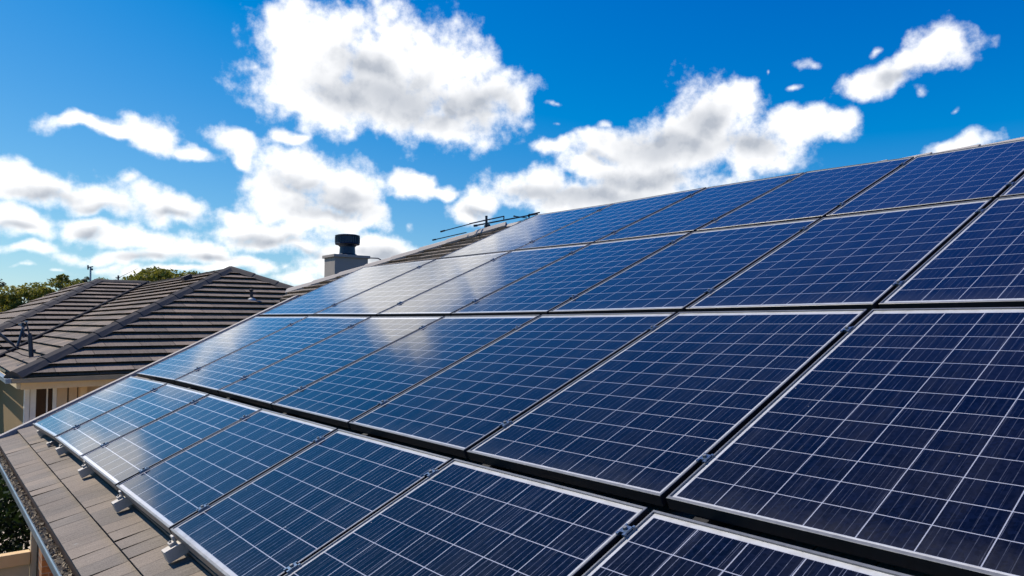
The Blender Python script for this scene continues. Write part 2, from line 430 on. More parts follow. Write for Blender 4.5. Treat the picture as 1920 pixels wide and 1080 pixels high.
def mat_cells():
    """glass over silicon cells; UV counts cells, the margin outside 0..n is white backsheet"""
    m, t, b = principled('solar_glass', (0.01, 0.02, 0.06), 0.08)
    uv = nd(t, 'ShaderNodeUVMap')
    at = nd(t, 'ShaderNodeAttribute', attribute_type='OBJECT', attribute_name='cells')
    asep = nd(t, 'ShaderNodeSeparateXYZ'); t.links.new(at.outputs['Vector'], asep.inputs[0])
    oi = nd(t, 'ShaderNodeObjectInfo')
    la = nd(t, 'ShaderNodeAttribute', attribute_type='OBJECT', attribute_name='line_width_glare')
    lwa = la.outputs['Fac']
    sep = nd(t, 'ShaderNodeSeparateXYZ'); t.links.new(uv.outputs[0], sep.inputs[0])
    u, v = sep.outputs[0], sep.outputs[1]
    fu, fv = math_(t, 'FRACT', u), math_(t, 'FRACT', v)
    # wander of the printed lines
    tc = nd(t, 'ShaderNodeTexCoord')
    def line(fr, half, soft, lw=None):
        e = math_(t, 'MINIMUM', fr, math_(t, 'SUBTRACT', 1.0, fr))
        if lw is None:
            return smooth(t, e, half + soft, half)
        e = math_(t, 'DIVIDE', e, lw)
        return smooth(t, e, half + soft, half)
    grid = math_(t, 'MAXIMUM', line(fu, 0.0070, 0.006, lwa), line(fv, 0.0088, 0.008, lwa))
    cell = nd(t, 'ShaderNodeCombineXYZ')
    t.links.new(math_(t, 'FLOOR', u), cell.inputs[0]); t.links.new(math_(t, 'FLOOR', v), cell.inputs[1])
    t.links.new(math_(t, 'MULTIPLY', oi.outputs['Random'], 57.0), cell.inputs[2])
    wn = nd(t, 'ShaderNodeTexWhiteNoise', noise_dimensions='3D'); t.links.new(cell.outputs[0], wn.inputs['Vector'])
    # bus bars run up the slope, five to a cell; each print is a little different
    pos = nd(t, 'ShaderNodeCombineXYZ')
    t.links.new(u, pos.inputs[0]); t.links.new(v, pos.inputs[1]); t.links.new(math_(t, 'MULTIPLY', oi.outputs['Random'], 31.0), pos.inputs[2])
    bb = math_(t, 'MULTIPLY', u, asep.outputs[2])
    wob = math_(t, 'MULTIPLY', math_(t, 'SUBTRACT', wn.outputs[0], 0.5), 0.5)
    bars = line(math_(t, 'FRACT', math_(t, 'ADD', bb, wob)), 0.012, 0.035)
    sm = nd(t, 'ShaderNodeMapping'); t.links.new(pos.outputs[0], sm.inputs['Vector']); sm.inputs['Scale'].default_value = (9.0, 1.3, 1)
    broken = smooth(t, noise_(t, sm.outputs[0], 1.0, 5.0, 0.7), 0.40, 0.66)
    s2 = nd(t, 'ShaderNodeMapping'); t.links.new(pos.outputs[0], s2.inputs['Vector']); s2.inputs['Scale'].default_value = (26.0, 0.22, 1)
    streak = smooth(t, noise_(t, s2.outputs[0], 1.0, 3.0, 0.6), 0.60, 0.74)
    bars = math_(t, 'MULTIPLY', bars, math_(t, 'MULTIPLY_ADD', broken, 0.17, 0.07))
    bars = math_(t, 'MAXIMUM', bars, math_(t, 'MULTIPLY', streak, 0.10))
    pa = nd(t, 'ShaderNodeAttribute', attribute_type='OBJECT', attribute_name='print')
    bars = math_(t, 'MULTIPLY', bars, pa.outputs['Fac'], clamp=True)
    # crystal grain of the silicon
    vor = nd(t, 'ShaderNodeTexVoronoi'); vor.inputs['Scale'].default_value = 90.0
    t.links.new(tc.outputs['Object'], vor.inputs['Vector'])
    gs = nd(t, 'ShaderNodeSeparateColor'); t.links.new(vor.outputs['Color'], gs.inputs[0])
    big = noise_(t, pos.outputs[0], 0.9, 3.0, 0.5)
    k = math_(t, 'ADD', math_(t, 'MULTIPLY', gs.outputs[0], 0.75), math_(t, 'ADD', math_(t, 'MULTIPLY', wn.outputs[0], 0.50), math_(t, 'MULTIPLY', big, 0.55)))
    kc = nd(t, 'ShaderNodeCombineXYZ')
    for i in range(3):
        t.links.new(k, kc.inputs[i])
    hue = smooth(t, math_(t, 'ADD', big, math_(t, 'MULTIPLY', math_(t, 'SUBTRACT', wn.outputs[0], 0.5), 0.35)), 0.35, 0.7)
    si = vmath(t, 'MULTIPLY', mix_rgb(t, hue, CELL_A, CELL_B), kc.outputs[0])
    col = mix_rgb(t, bars, si, (0.33, 0.36, 0.48))
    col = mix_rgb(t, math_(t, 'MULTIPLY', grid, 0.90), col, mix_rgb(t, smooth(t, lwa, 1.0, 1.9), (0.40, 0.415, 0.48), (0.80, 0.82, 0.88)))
    # margin of white backsheet
    inu = math_(t, 'MULTIPLY', math_(t, 'GREATER_THAN', u, 0.0), math_(t, 'LESS_THAN', u, asep.outputs[0]))
    inv = math_(t, 'MULTIPLY', math_(t, 'GREATER_THAN', v, 0.0), math_(t, 'LESS_THAN', v, asep.outputs[1]))
    ins = math_(t, 'MULTIPLY', inu, inv)
    dirty = noise_(t, tc.outputs['Object'], 14.0, 5.0, 0.7)
    back = mix_rgb(t, smooth(t, dirty, 0.35, 0.75), (0.55, 0.55, 0.54), (0.42, 0.405, 0.375))
    back = mix_rgb(t, smooth(t, lwa, 1.0, 1.7), back, (0.86, 0.86, 0.85))  # glare painted in: the far panels' margins go whiter
    col = mix_rgb(t, ins, back, col)
    # dust film and droppings
    sp = nd(t, 'ShaderNodeTexVoronoi'); sp.inputs['Scale'].default_value = 16.0; t.links.new(tc.outputs['Object'], sp.inputs['Vector'])
    sc2 = nd(t, 'ShaderNodeSeparateColor'); t.links.new(sp.outputs['Color'], sc2.inputs[0])
    spot = math_(t, 'MULTIPLY', smooth(t, math_(t, 'ADD', sp.outputs['Distance'], math_(t, 'MULTIPLY', noise_(t, tc.outputs['Object'], 90.0, 3.0), 0.06)), 0.085, 0.05), math_(t, 'GREATER_THAN', sc2.outputs[0], 0.80))
    col = mix_rgb(t, math_(t, 'MULTIPLY', spot, 0.55), col, (0.55, 0.54, 0.5))
    dst = nd(t, 'ShaderNodeMapping'); t.links.new(pos.outputs[0], dst.inputs['Vector']); dst.inputs['Scale'].default_value = (3.2, 0.16, 1)
    run = smooth(t, noise_(t, dst.outputs[0], 1.0, 5.0, 0.65), 0.42, 0.75)
    low = smooth(t, math_(t, 'ADD', v, math_(t, 'MULTIPLY', noise_(t, pos.outputs[0], 1.7, 4.0, 0.7), 1.6)), 1.9, 0.5)
    film_d = math_(t, 'ADD', math_(t, 'MULTIPLY', run, 0.020), math_(t, 'MULTIPLY', low, 0.035))
    col = mix_rgb(t, math_(t, 'MULTIPLY', film_d, ins), col, (0.42, 0.40, 0.37))
    t.links.new(col, b.inputs['Base Color'])
    b.inputs['IOR'].default_value = 1.18
    b.inputs['Specular Tint'].default_value = (0.9, 0.72, 1.0, 1)
    b.inputs['Sheen Weight'].default_value = 0.13
    b.inputs['Sheen Tint'].default_value = (1.0, 0.72, 0.60, 1)
    b.inputs['Sheen Roughness'].default_value = 0.25
    b.inputs['Coat Weight'].default_value = 1.0
    b.inputs['Coat IOR'].default_value = 1.17
    b.inputs['Coat Roughness'].default_value = 0.07
    film = noise_(t, pos.outputs[0], 1.6, 5.0, 0.65)
    r = math_(t, 'ADD', smooth(t, film, 0.3, 0.75, GLASS_R0, GLASS_R1), math_(t, 'MULTIPLY', spot, 0.3))
    t.links.new(r, b.inputs['Roughness'])
    sw = nd(t, 'ShaderNodeMapping'); t.links.new(pos.outputs[0], sw.inputs['Vector']); sw.inputs['Scale'].default_value = (7.0, 0.5, 1)
    h = math_(t, 'ADD', noise_(t, sw.outputs[0], 1.0, 3.0, 0.5), math_(t, 'MULTIPLY', noise_(t, pos.outputs[0], 0.5, 2.0), 2.0))
    bump(t, b, h, 0.12, 0.004)
    return m
CELL_A = (0.0032, 0.0055, 0.0165)
CELL_B = (0.0042, 0.0052, 0.0110)
GLASS_R0, GLASS_R1 = 0.06, 0.14

M = {}
M['tile'] = mat_tile('weathered_roof_tile', (0.235, 0.202, 0.166))
M['tile_dark'] = mat_tile('dark_roof_tile', (0.200, 0.163, 0.130), grain=60.0, joint=0.016, wn=0.13)
M['cap_dark'] = mat_grain('dark_ridge_cap', (0.060, 0.051, 0.043), (0.095, 0.081, 0.068), 25, 0.8, bumpy=0.2)
M['cap'] = mat_grain('ridge_cap', (0.34, 0.30, 0.26), (0.44, 0.40, 0.35), 40, 0.85, bumpy=0.2)
M['cells'] = mat_cells()
M['alu'] = mat_grain('anodised_aluminium', (0.17, 0.17, 0.17), (0.24, 0.24, 0.24), 60, 0.42, 0.3)
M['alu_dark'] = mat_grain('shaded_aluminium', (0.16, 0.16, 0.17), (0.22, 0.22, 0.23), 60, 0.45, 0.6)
M['alu_white'] = mat_grain('galvanised_bracket', (0.46, 0.41, 0.35), (0.60, 0.55, 0.47), 70, 0.55, 0.1)
M['clamp'] = mat_grain('blued_steel', (0.10, 0.14, 0.20), (0.22, 0.30, 0.40), 160, 0.35, 0.8)
M['black'] = mat_grain('black_rubber', (0.010, 0.010, 0.011), (0.02, 0.02, 0.02), 30, 0.75)
M['gutter'] = mat_grain('blue_grey_gutter', (0.24, 0.29, 0.33), (0.34, 0.39, 0.43), 18, 0.35, 0.45)
M['debris'] = mat_grain('gutter_litter', (0.11, 0.085, 0.055), (0.40, 0.32, 0.21), 90, 0.95, bumpy=0.5, big=9)
M['cream'] = mat_grain('cream_paint', (0.62, 0.50, 0.32), (0.70, 0.57, 0.38), 8, 0.6)
M['fascia'] = mat_grain('beige_fascia', (0.80, 0.54, 0.26), (0.86, 0.60, 0.31), 6, 0.55)
M['gut_olive'] = mat_grain('olive_gutter', (0.34, 0.27, 0.17), (0.40, 0.32, 0.21), 8, 0.45)
M['white'] = mat_grain('pale_frame', (0.70, 0.66, 0.56), (0.78, 0.74, 0.64), 8, 0.55)
M['wall'] = mat_grain('tan_render', (0.56, 0.40, 0.235), (0.64, 0.46, 0.28), 40, 0.9, bumpy=0.2)
M['chim'] = mat_grain('grey_render', (0.31, 0.275, 0.24), (0.38, 0.34, 0.30), 50, 0.9, bumpy=0.15)
M['cowl'] = mat_grain('slate_blue_metal', (0.030, 0.042, 0.062), (0.050, 0.066, 0.092), 30, 0.38, 0.6)
M['ant'] = mat_grain('dark_antenna_metal', (0.020, 0.024, 0.030), (0.04, 0.045, 0.055), 30, 0.45, 0.4)
M['bracket'] = mat_grain('navy_pole', (0.035, 0.045, 0.065), (0.06, 0.07, 0.10), 30, 0.35, 0.5)
M['pipe'] = mat_grain('brown_vent', (0.045, 0.032, 0.028), (0.07, 0.05, 0.045), 30, 0.6)
M['lead'] = mat_grain('pale_flashing', (0.34, 0.33, 0.32), (0.45, 0.44, 0.42), 30, 0.5, 0.3)
M['pane'] = principled('window_glass', (0.012, 0.013, 0.014), 0.06)[0]
M['palewall'] = mat_grain('pale_sheet', (0.60, 0.60, 0.58), (0.70, 0.70, 0.68), 6, 0.6)
M['bark'] = mat_grain('gum_bark', (0.16, 0.13, 0.10), (0.26, 0.22, 0.18), 5, 0.9)

def mat_leaf(name, c0, c1, c2):
    m, t, b = principled(name, c0, 0.6, 0.0, 0.3)
    g = nd(t, 'ShaderNodeNewGeometry')
    tc = nd(t, 'ShaderNodeTexCoord')
    col = mix_rgb(t, g.outputs['Random Per Island'], c0, c1)
    col = mix_rgb(t, smooth(t, noise_(t, tc.outputs['Object'], 0.8, 3.0), 0.45, 0.65), col, c2)
    t.links.new(col, b.inputs['Base Color'])
    b.inputs['Subsurface Weight'].default_value = 0.0
    tr = nd(t, 'ShaderNodeBsdfTranslucent'); t.links.new(col, tr.inputs['Color'])
    mx = nd(t, 'ShaderNodeMixShader'); mx.inputs[0].default_value = 0.35
    t.links.new(b.outputs[0], mx.inputs[1]); t.links.new(tr.outputs[0], mx.inputs[2])
    t.links.new(mx.outputs[0], t.nodes['Material Output'].inputs['Surface'])
    return m
M['side_wall'] = mat_grain('dark_olive_tone', (0.24, 0.155, 0.065), (0.29, 0.19, 0.085), 40, 0.9)  # side wall toned darker than the front walls
M['gap_shade'] = mat_grain('gap_shade_black', (0.012, 0.012, 0.013), (0.022, 0.022, 0.024), 60, 0.5)  # black that paints the shade in the gaps, on frame sides and rails
M['leaf'] = mat_leaf('gum_leaf', (0.10, 0.115, 0.016), (0.28, 0.26, 0.035), (0.34, 0.30, 0.045))
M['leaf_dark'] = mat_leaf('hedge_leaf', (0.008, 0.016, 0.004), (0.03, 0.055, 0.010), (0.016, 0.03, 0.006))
M['leaf_grey'] = mat_leaf('grey_leaf', (0.06, 0.07, 0.04), (0.11, 0.12, 0.07), (0.09, 0.10, 0.05))

def mat_brick():
    m, t, b = principled('orange_brick', (0.4, 0.17, 0.06), 0.9)
    tc = nd(t, 'ShaderNodeTexCoord')
    mp = nd(t, 'ShaderNodeMapping'); t.links.new(tc.outputs['Object'], mp.inputs['Vector'])
    mp.inputs['Rotation'].default_value = (R(90), 0, R(0))
    br = nd(t, 'ShaderNodeTexBrick')
    br.inputs['Scale'].default_value = 1.0
    br.inputs['Brick Width'].default_value = 0.24; br.inputs['Row Height'].default_value = 0.086; br.inputs['Mortar Size'].default_value = 0.006
    br.inputs['Color1'].default_value = (0.42, 0.19, 0.07, 1); br.inputs['Color2'].default_value = (0.30, 0.12, 0.05, 1); br.inputs['Mortar'].default_value = (0.40, 0.33, 0.25, 1)
    sepp = nd(t, 'ShaderNodeSeparateXYZ'); t.links.new(tc.outputs['Object'], sepp.inputs[0])
    cb = nd(t, 'ShaderNodeCombineXYZ'); t.links.new(math_(t, 'ADD', sepp.outputs[0], sepp.outputs[1]), cb.inputs[0]); t.links.new(sepp.outputs[2], cb.inputs[1])
    t.links.new(cb.outputs[0], br.inputs['Vector'])
    k = smooth(t, noise_(t, tc.outputs['Object'], 25.0, 4.0), 0.2, 0.8, 0.7, 1.3)
    kc = nd(t, 'ShaderNodeCombineXYZ')
    for i in range(3):
        t.links.new(k, kc.inputs[i])
    t.links.new(vmath(t, 'MULTIPLY', br.outputs['Color'], kc.outputs[0]), b.inputs['Base Color'])
    bump(t, b, math_(t, 'SUBTRACT', 1.0, br.outputs['Fac']), 0.4, 0.006)
    return m
M['brick'] = mat_brick()

# ------------------------------------------------------------------ ground
def mat_ground():
    m, t, b = principled('lawn', (0.05, 0.07, 0.02), 0.95)
    tc = nd(t, 'ShaderNodeTexCoord')
    f = noise_(t, tc.outputs['Object'], 0.35, 8.0, 0.65)
    t.links.new(mix_rgb(t, smooth(t, f, 0.35, 0.65), (0.045, 0.065, 0.018), (0.12, 0.10, 0.055)), b.inputs['Base Color'])
    bump(t, b, noise_(t, tc.outputs['Object'], 12.0, 5.0), 0.6, 0.03)
    return m
g = MB()
g.poly([(-2500, -2500, -G), (2500, -2500, -G), (2500, 2500, -G), (-2500, 2500, -G)])
tag(g.build('ground', mat_ground()), kind='structure')
g = MB()
g.poly([(-9, 16.8, -G + 0.004), (18, 16.8, -G + 0.004), (18, 22.6, -G + 0.004), (-9, 22.6, -G + 0.004)])  # added pale strip, bounces warm light onto the neighbour's eave and walls
tag(g.build('bounce_strip', mat_grain('bounce_paving', (0.56, 0.46, 0.34), (0.64, 0.53, 0.40), 4, 0.9)), kind='structure')

# ------------------------------------------------------------------ tiled roof surfaces
def clip(poly, ax, c, keep_above):
    out = []
    n = len(poly)
    for i in range(n):
        p, q = poly[i], poly[(i + 1) % n]
        ip = (p[ax] >= c) if keep_above else (p[ax] <= c)
        iq = (q[ax] >= c) if keep_above else (q[ax] <= c)
        if ip:
            out.append(p)
        if ip != iq:
            f = (c - p[ax]) / (q[ax] - p[ax])
            out.append((p[0] + f * (q[0] - p[0]), p[1] + f * (q[1] - p[1])))
    return out

def tiled(mb, O, a, s, poly, pitch, riser, tw, rnd=0.0, v0=0.0, seed=1, under=0.8, skirt=0.004):
    """lays stepped courses of tiles on a plane: a along the course, s up the slope, polygon in (a, s) metres"""
    O, a, s = V(O), V(a).normalized(), V(s).normalized()
    n = a.cross(s)
    if n.z < 0:
        n = -n
    deck = [O + a * p[0] + s * p[1] - n * 0.012 for p in poly]
    mb.poly(deck, [(p[0] / tw + 1000, p[1] / pitch + 100) for p in poly])
    rg = random.Random(seed)
    vs = [p[1] for p in poly]
    k = math.floor((min(vs) - v0) / pitch)
    while v0 + k * pitch < max(vs) - 1e-6:
        lo, hi = v0 + k * pitch, v0 + (k + 1) * pitch
        st = clip(clip(poly, 1, lo, True), 1, hi, False)
        if len(st) >= 3:
            us = [p[0] for p in st]
            sh = (0.5 * (k % 2) + rg.uniform(-.12, .12)) * tw
            i = math.floor((min(us) - sh) / tw)
            while sh + i * tw < max(us) - 1e-6:
                cell = clip(clip(st, 0, sh + i * tw, True), 0, sh + (i + 1) * tw, False)
                jl, jr = rg.uniform(0, rnd), rg.uniform(0, rnd)
                if len(cell) >= 3:
                    def P(p):
                        f = (p[1] - lo) / pitch
                        w = (p[0] - sh - i * tw) / tw
                        return O + a * p[0] + s * p[1] + n * ((riser + jl * (1 - w) + jr * w) * (1 - f) + 0.002)
                    uvf = lambda p: ((p[0] - sh) / tw + 1000, (p[1] - lo) / pitch * 0.98 + k + 100.01)
                    pts = [P(p) for p in cell]
                    uvs = [uvf(p) for p in cell]
                    if (pts[1] - pts[0]).cross(pts[2] - pts[1]).dot(n) < 0:
                        pts.reverse(); uvs.reverse()
                    mb.poly(pts, uvs)
                    low = sorted([p for p in cell if abs(p[1] - lo) < 1e-5])
                    if len(low) >= 2:
                        p, q = low[0], low[-1]
                        uc = s * min(0.19, riser * under)
                        mb.poly([O + a * p[0] + s * p[1] + uc - n * skirt, O + a * q[0] + s * q[1] + uc - n * skirt, P(q), P(p)],
                                [uvf(p), uvf(q), uvf(q), uvf(p)])
                i += 1
        k += 1

def caps(mb, p0, p1, n1, n2, half=0.14, lift=0.05, seg=0.42, drop=0.012):
    """overlapping angled ridge caps from p0 to p1 over two roof faces with normals n1, n2"""
    p0, p1, n1, n2 = V(p0), V(p1), V(n1).normalized(), V(n2).normalized()
    d = (p1 - p0); L = d.length; d.normalize()
    up = (n1 + n2).normalized()
    w1 = d.cross(n1).normalized(); w2 = d.cross(n2).normalized()
    if w1.dot(n2) > 0: w1 = -w1
    if w2.dot(n1) > 0: w2 = -w2
    N = max(1, round(L / seg)); seg = L / N
    for i in range(N):
        sec = []
        for tt, h in ((i * seg - 0.03, lift + drop), ((i + 1) * seg, lift)):
            c = p0 + d * tt
            sec.append([c + w1 * half + n1 * (h * 0.55 - 0.03), c + w1 * half + n1 * (h * 0.55), c + w1 * half * 0.35 + n1 * h * 1.1, c + up * (h * 1.25),
                        c + w2 * half * 0.35 + n2 * h * 1.1, c + w2 * half + n2 * (h * 0.55), c + w2 * half + n2 * (h * 0.55 - 0.03)])
        A, B = sec
        for j in range(6):
            mb.poly([A[j], A[j + 1], B[j + 1], B[j]])
        mb.poly(A[::-1]); mb.poly(B)

# ------------------------------------------------------------------ the house that carries the panels
TH = R(23.35)
S = V((math.cos(TH), 0, math.sin(TH)))
N = V((-math.sin(TH), 0, math.cos(TH)))
Y = V((0, 1, 0))
P0 = V((1.005, 0, -1.049))
def RP(s, y, off=0.0):
    return P0 + S * s + Y * y + N * off
TO = -0.145                                # the tile bed lies under the panel faces
house = empty('tiled_house', (4.5, 4.0, -G), 'grey brown tiled house roof carrying the solar array in the foreground', 'house')
SR = 6.98                                  # slope position of the ridge
mb = MB()
bar = lambda s: 10.14 + 0.295 * (s + 0.36)
PITCH = 0.212
T0 = -0.405
main = [(-2.0, T0), (bar(T0), T0), (bar(3.95), 3.95), (bar(3.95), SR), (-2.0, SR)]
main = [(-2.0, T0), (bar(T0), T0), (bar(3.95), 3.95), (9.5, SR), (-2.0, SR)]
O = RP(0, 0, TO)
tiled(mb, O, Y, S, main, PITCH, 0.034, 0.19, 0.009, T0, 3, 0.5, 0.07)
tiled(mb, O, Y, S, [(bar(3.95), 3.95), (12.15, 3.95), (12.66, 4.37), (9.5, SR)], PITCH, 0.034, 0.19, 0.009, T0, 5)
mb.build('roof_tiles', M['tile'], house)
mb = MB()                                  # far slopes of the same roof
rt, rr = RP(SR, -2.0, TO), RP(SR, 9.5, TO)
hb = RP(4.37, 12.66, TO)
xr = rt.x
mb.poly([rt, rr, V((xr + 6.5, 9.5, rr.z - 2.8)), V((xr + 6.5, -2, rt.z - 2.8))], [(0, 0), (38, 0), (38, 30), (0, 30)])
mb.poly([rr, hb, V((xr + 6.5, 12.66, rr.z - 2.8)), V((xr + 6.5, 9.5, rr.z - 2.8))], [(0, 0), (0, 18), (22, 18), (22, 0)])
mb.poly([hb, RP(3.95, 12.15, TO), RP(3.95, 12.15, TO) - V((0, 0, 0.5)), V((xr + 6.5, 12.66, rr.z - 2.8))])
mb.build('rear_roof', M['tile'], house)
mb = MB()
nb = V((math.sin(TH), 0, math.cos(TH)))
caps(mb, RP(SR + 0.02, -2.0, TO - 0.03), RP(SR + 0.02, 9.6, TO - 0.01), N, nb, 0.13, 0.04)
mb.build('ridge_cap', M['cap'], house)
mb = MB()
nh = (rr - hb).cross(V((1, 0.0, -0.43))).normalized()
if nh.z < 0: nh = -nh
caps(mb, hb, RP(SR + 0.02, 9.5, TO + 0.02), N, nh, 0.13, 0.055, 0.5)
mb.build('hip_cap', M['cap'], house)
# barge edge, a raised pale capping along the gable side
mb = MB()
p, q = RP(-0.62, bar(-0.62) + 0.02, TO), RP(3.97, bar(3.97) + 0.02, TO)
d = (q - p).normalized(); w = d.cross(N).normalized()
mb.box((p + q) / 2 + N * 0.026, (q - p) / 2, w * 0.055, N * 0.036)
mb.build('barge_cap', M['cap'], house, bevel=0.008)
# gutter along the eave
mb = MB()
prof = [(-0.405, -0.045), (-0.405, -0.130), (-0.535, -0.130), (-0.548, -0.020), (-0.553, 0.004), (-0.575, 0.010), (-0.590, 0.000), (-0.592, -0.020), (-0.580, -0.032), (-0.560, -0.140), (-0.39, -0.140)]
ya, yb = -2.0, bar(-0.45) + 0.03
pr = lambda q, y: V((RP(-0.405 + (q[0] + 0.405) * 0.42, 0, TO).x, y, RP(-0.5, 0, TO).z + (q[1] if q[0] > -0.53 else q[1] * 0.55 - 0.01) + 0.005))
for a_, b_ in zip(prof, prof[1:]):
    mb.poly([pr(a_, ya), pr(a_, yb), pr(b_, yb), pr(b_, ya)])
mb.poly([pr(q_, yb) for q_ in prof])
mb.build('gutter', M['gutter'], house)
# walls under the eaves
mb = MB()
mb.aabox(1.50, xr + 5.4, -1.9, 10.25, -G, -1.42)
mb.build('wall', M['brick'], house)
mb = MB()
mb.poly([V((0.88, -2, -1.52)), V((1.5, -2, -1.52)), V((1.5, 10.25, -1.52)), V((0.88, 10.25, -1.52))])
mb.build('eave_lining', M['cream'], house)
mb = MB(); mb.box((0.706, 4.2, -1.43), (0.006, 0, 0), (0, 6.2, 0), (0, 0, 0.075))  # dark board painting the black shadow gap under the tile lip
mb.build('fascia', M['pipe'], house)
mb = MB()                                  # gable end under the barge
mb.poly([RP(-0.5, bar(-0.5) - 0.06, TO - 0.02), RP(3.95, bar(3.95) - 0.06, TO - 0.02), V((RP(3.95, 0).x, bar(3.95) - 0.06, -1.55)), V((0.62, bar(-0.5) - 0.06, -1.55))])
mb.build('gable_wall', M['cream'], house)

# chimney with a ribbed cowl, rising from a lower rear wing of the same house
K = 1.40
mb = MB()
mb.aabox(6.6, 13.5, 13.2, 19.0, -G, -0.9)
mb.poly([V((6.2, 12.9, -0.95)), V((14, 12.9, -0.95)), V((10.1, 16.1, 0.55))]); mb.poly([V((14, 12.9, -0.95)), V((14, 19.3, -0.95)), V((10.1, 16.1, 0.55))])
mb.poly([V((14, 19.3, -0.95)), V((6.2, 19.3, -0.95)), V((10.1, 16.1, 0.55))]); mb.poly([V((6.2, 19.3, -0.95)), V((6.2, 12.9, -0.95)), V((10.1, 16.1, 0.55))])
mb.build('rear_wing', M['tile'], house)
cx0, cx1, cy0, cy1 = 5.372 * K, 5.99 * K, 11.50 * K, 11.92 * K
mb = MB(); mb.aabox(cx0, cx1, cy0, cy1, -0.8, 1.118 * K)
ch = mb.build('chimney', M['chim'], house, bevel=0.008)
mb = MB(); mb.aabox(cx0 - 0.042, cx1 + 0.042, cy0 - 0.042, cy1 + 0.042, 1.113 * K, 1.163 * K)
mb.build('chimney_cap', M['chim'], ch, bevel=0.01)
cc_ = V((5.70 * K, 11.71 * K, 0))
mb = MB()
mb.lathe(cc_, [(r_ * K, z_ * K) for r_, z_ in ((0.16, 1.160), (0.160, 1.185), (0.137, 1.20), (0.130, 1.315), (0.16, 1.345), (0.205, 1.355), (0.212, 1.37), (0.205, 1.385), (0.203, 1.49), (0.210, 1.50), (0.212, 1.515), (0.17, 1.528), (0.05, 1.54))], 40)
for i in range(32):
    a_ = 2 * math.pi * i / 32
    e = V((math.cos(a_), math.sin(a_), 0)); tt = V((-math.sin(a_), math.cos(a_), 0))
    mb.box(cc_ + e * 0.206 * K + V((0, 0, 1.438 * K)), e * 0.011, tt * 0.011, V((0, 0, 0.073)))
mb.build('cowl', M['cowl'], ch)

# litter lying in the gutter
mb = MB()
rg = random.Random(11)
y = ya
zb = RP(-0.5, 0, TO).z - 0.105
while y < yb - 0.05:
    for (s0, s1) in ((-0.41, -0.475), (-0.475, -0.54)):
        pass
    y += 0.2
ny, nx = 420, 5
grid_ = {}
for i in range(ny + 1):
    yy = ya + (yb - ya) * i / ny
    for j in range(nx + 1):
        x = RP(-0.402 - 0.062 * j / nx, 0, TO).x
        hgt = 0.080 + 0.018 * noise.noise(V((yy * 6, j * 0.9, 0))) + 0.014 * noise.noise(V((yy * 23, j * 2.1, 3)))
        grid_[i, j] = V((x, yy, zb + hgt))
for i in range(ny):
    for j in range(nx):
        mb.poly([grid_[i, j], grid_[i + 1, j], grid_[i + 1, j + 1], grid_[i, j + 1]])
for i in range(5200):
    yy = rg.uniform(ya, yb); s_ = rg.uniform(-0.462, -0.416)
    c = V((RP(s_, 0, TO).x, yy, zb + 0.086 + rg.uniform(-0.012, 0.018)))
    r = rg.uniform(0.003, 0.011)
    a_ = V((rg.uniform(-1, 1), rg.uniform(-1, 1), rg.uniform(-.5, .5))).normalized()
    b_ = a_.orthogonal().normalized()
    mb.box(c, a_ * r * 1.3, b_ * r * 0.8, a_.cross(b_) * r * 0.6)
tag(mb.build('gutter_debris', M['debris']), 'brown crumbly leaf litter and moss filling the gutter along the eave', 'debris', kind='stuff')

# ------------------------------------------------------------------ solar panels
# Y of the seams between panels (far to near) on each slope line, and the slope of each line
LY = [
    [9.42, 8.07, 6.72, 5.38, 4.07, 2.87, 1.69, 0.52],
    [9.86, 8.24, 6.77, 5.44, 4.15, 2.90, 1.70, 0.53],
    [10.38, 8.50, 6.82, 5.42, 4.13, 2.875, 1.708, 0.53],
    [10.80, 8.51, 6.775, 5.38, 4.09, 2.862, 1.70, 0.53],
    [10.9, 8.51, 6.76, 5.25, 3.97, 2.845, 1.70, 0.53]]
LS = [
    [-0.07, -0.025, -0.013, -0.003, 0.005, 0.005, 0.005, 0.005],
    [1.082, 1.115, 1.108, 1.092, 1.086, 1.080, 1.082, 1.082],
    [2.915, 2.892, 2.850, 2.830, 2.834, 2.846, 2.849, 2.849],
    [4.955, 4.88, 4.82, 4.74, 4.715, 4.683, 4.650, 4.640],
    [6.9, 6.83, 6.68, 6.66, 6.56, 6.42, 6.36, 6.36]]
ROWS = [(7, 6, 6), (13, 7, 5), (11, 7, 5), (10, 7, 5)]      # cells up the slope, cells along, bus bars
GAPB = [0.0, 0.036, 0.033, 0.024]          # half gaps at the lower and upper edges
GAPT = [0.036, 0.033, 0.024, 0.0]
ORD = ['first', 'second', 'third', 'fourth', 'fifth', 'sixth', 'seventh']
RN = ['bottom row beside the gutter', 'second row up', 'third row up', 'top row at the ridge']
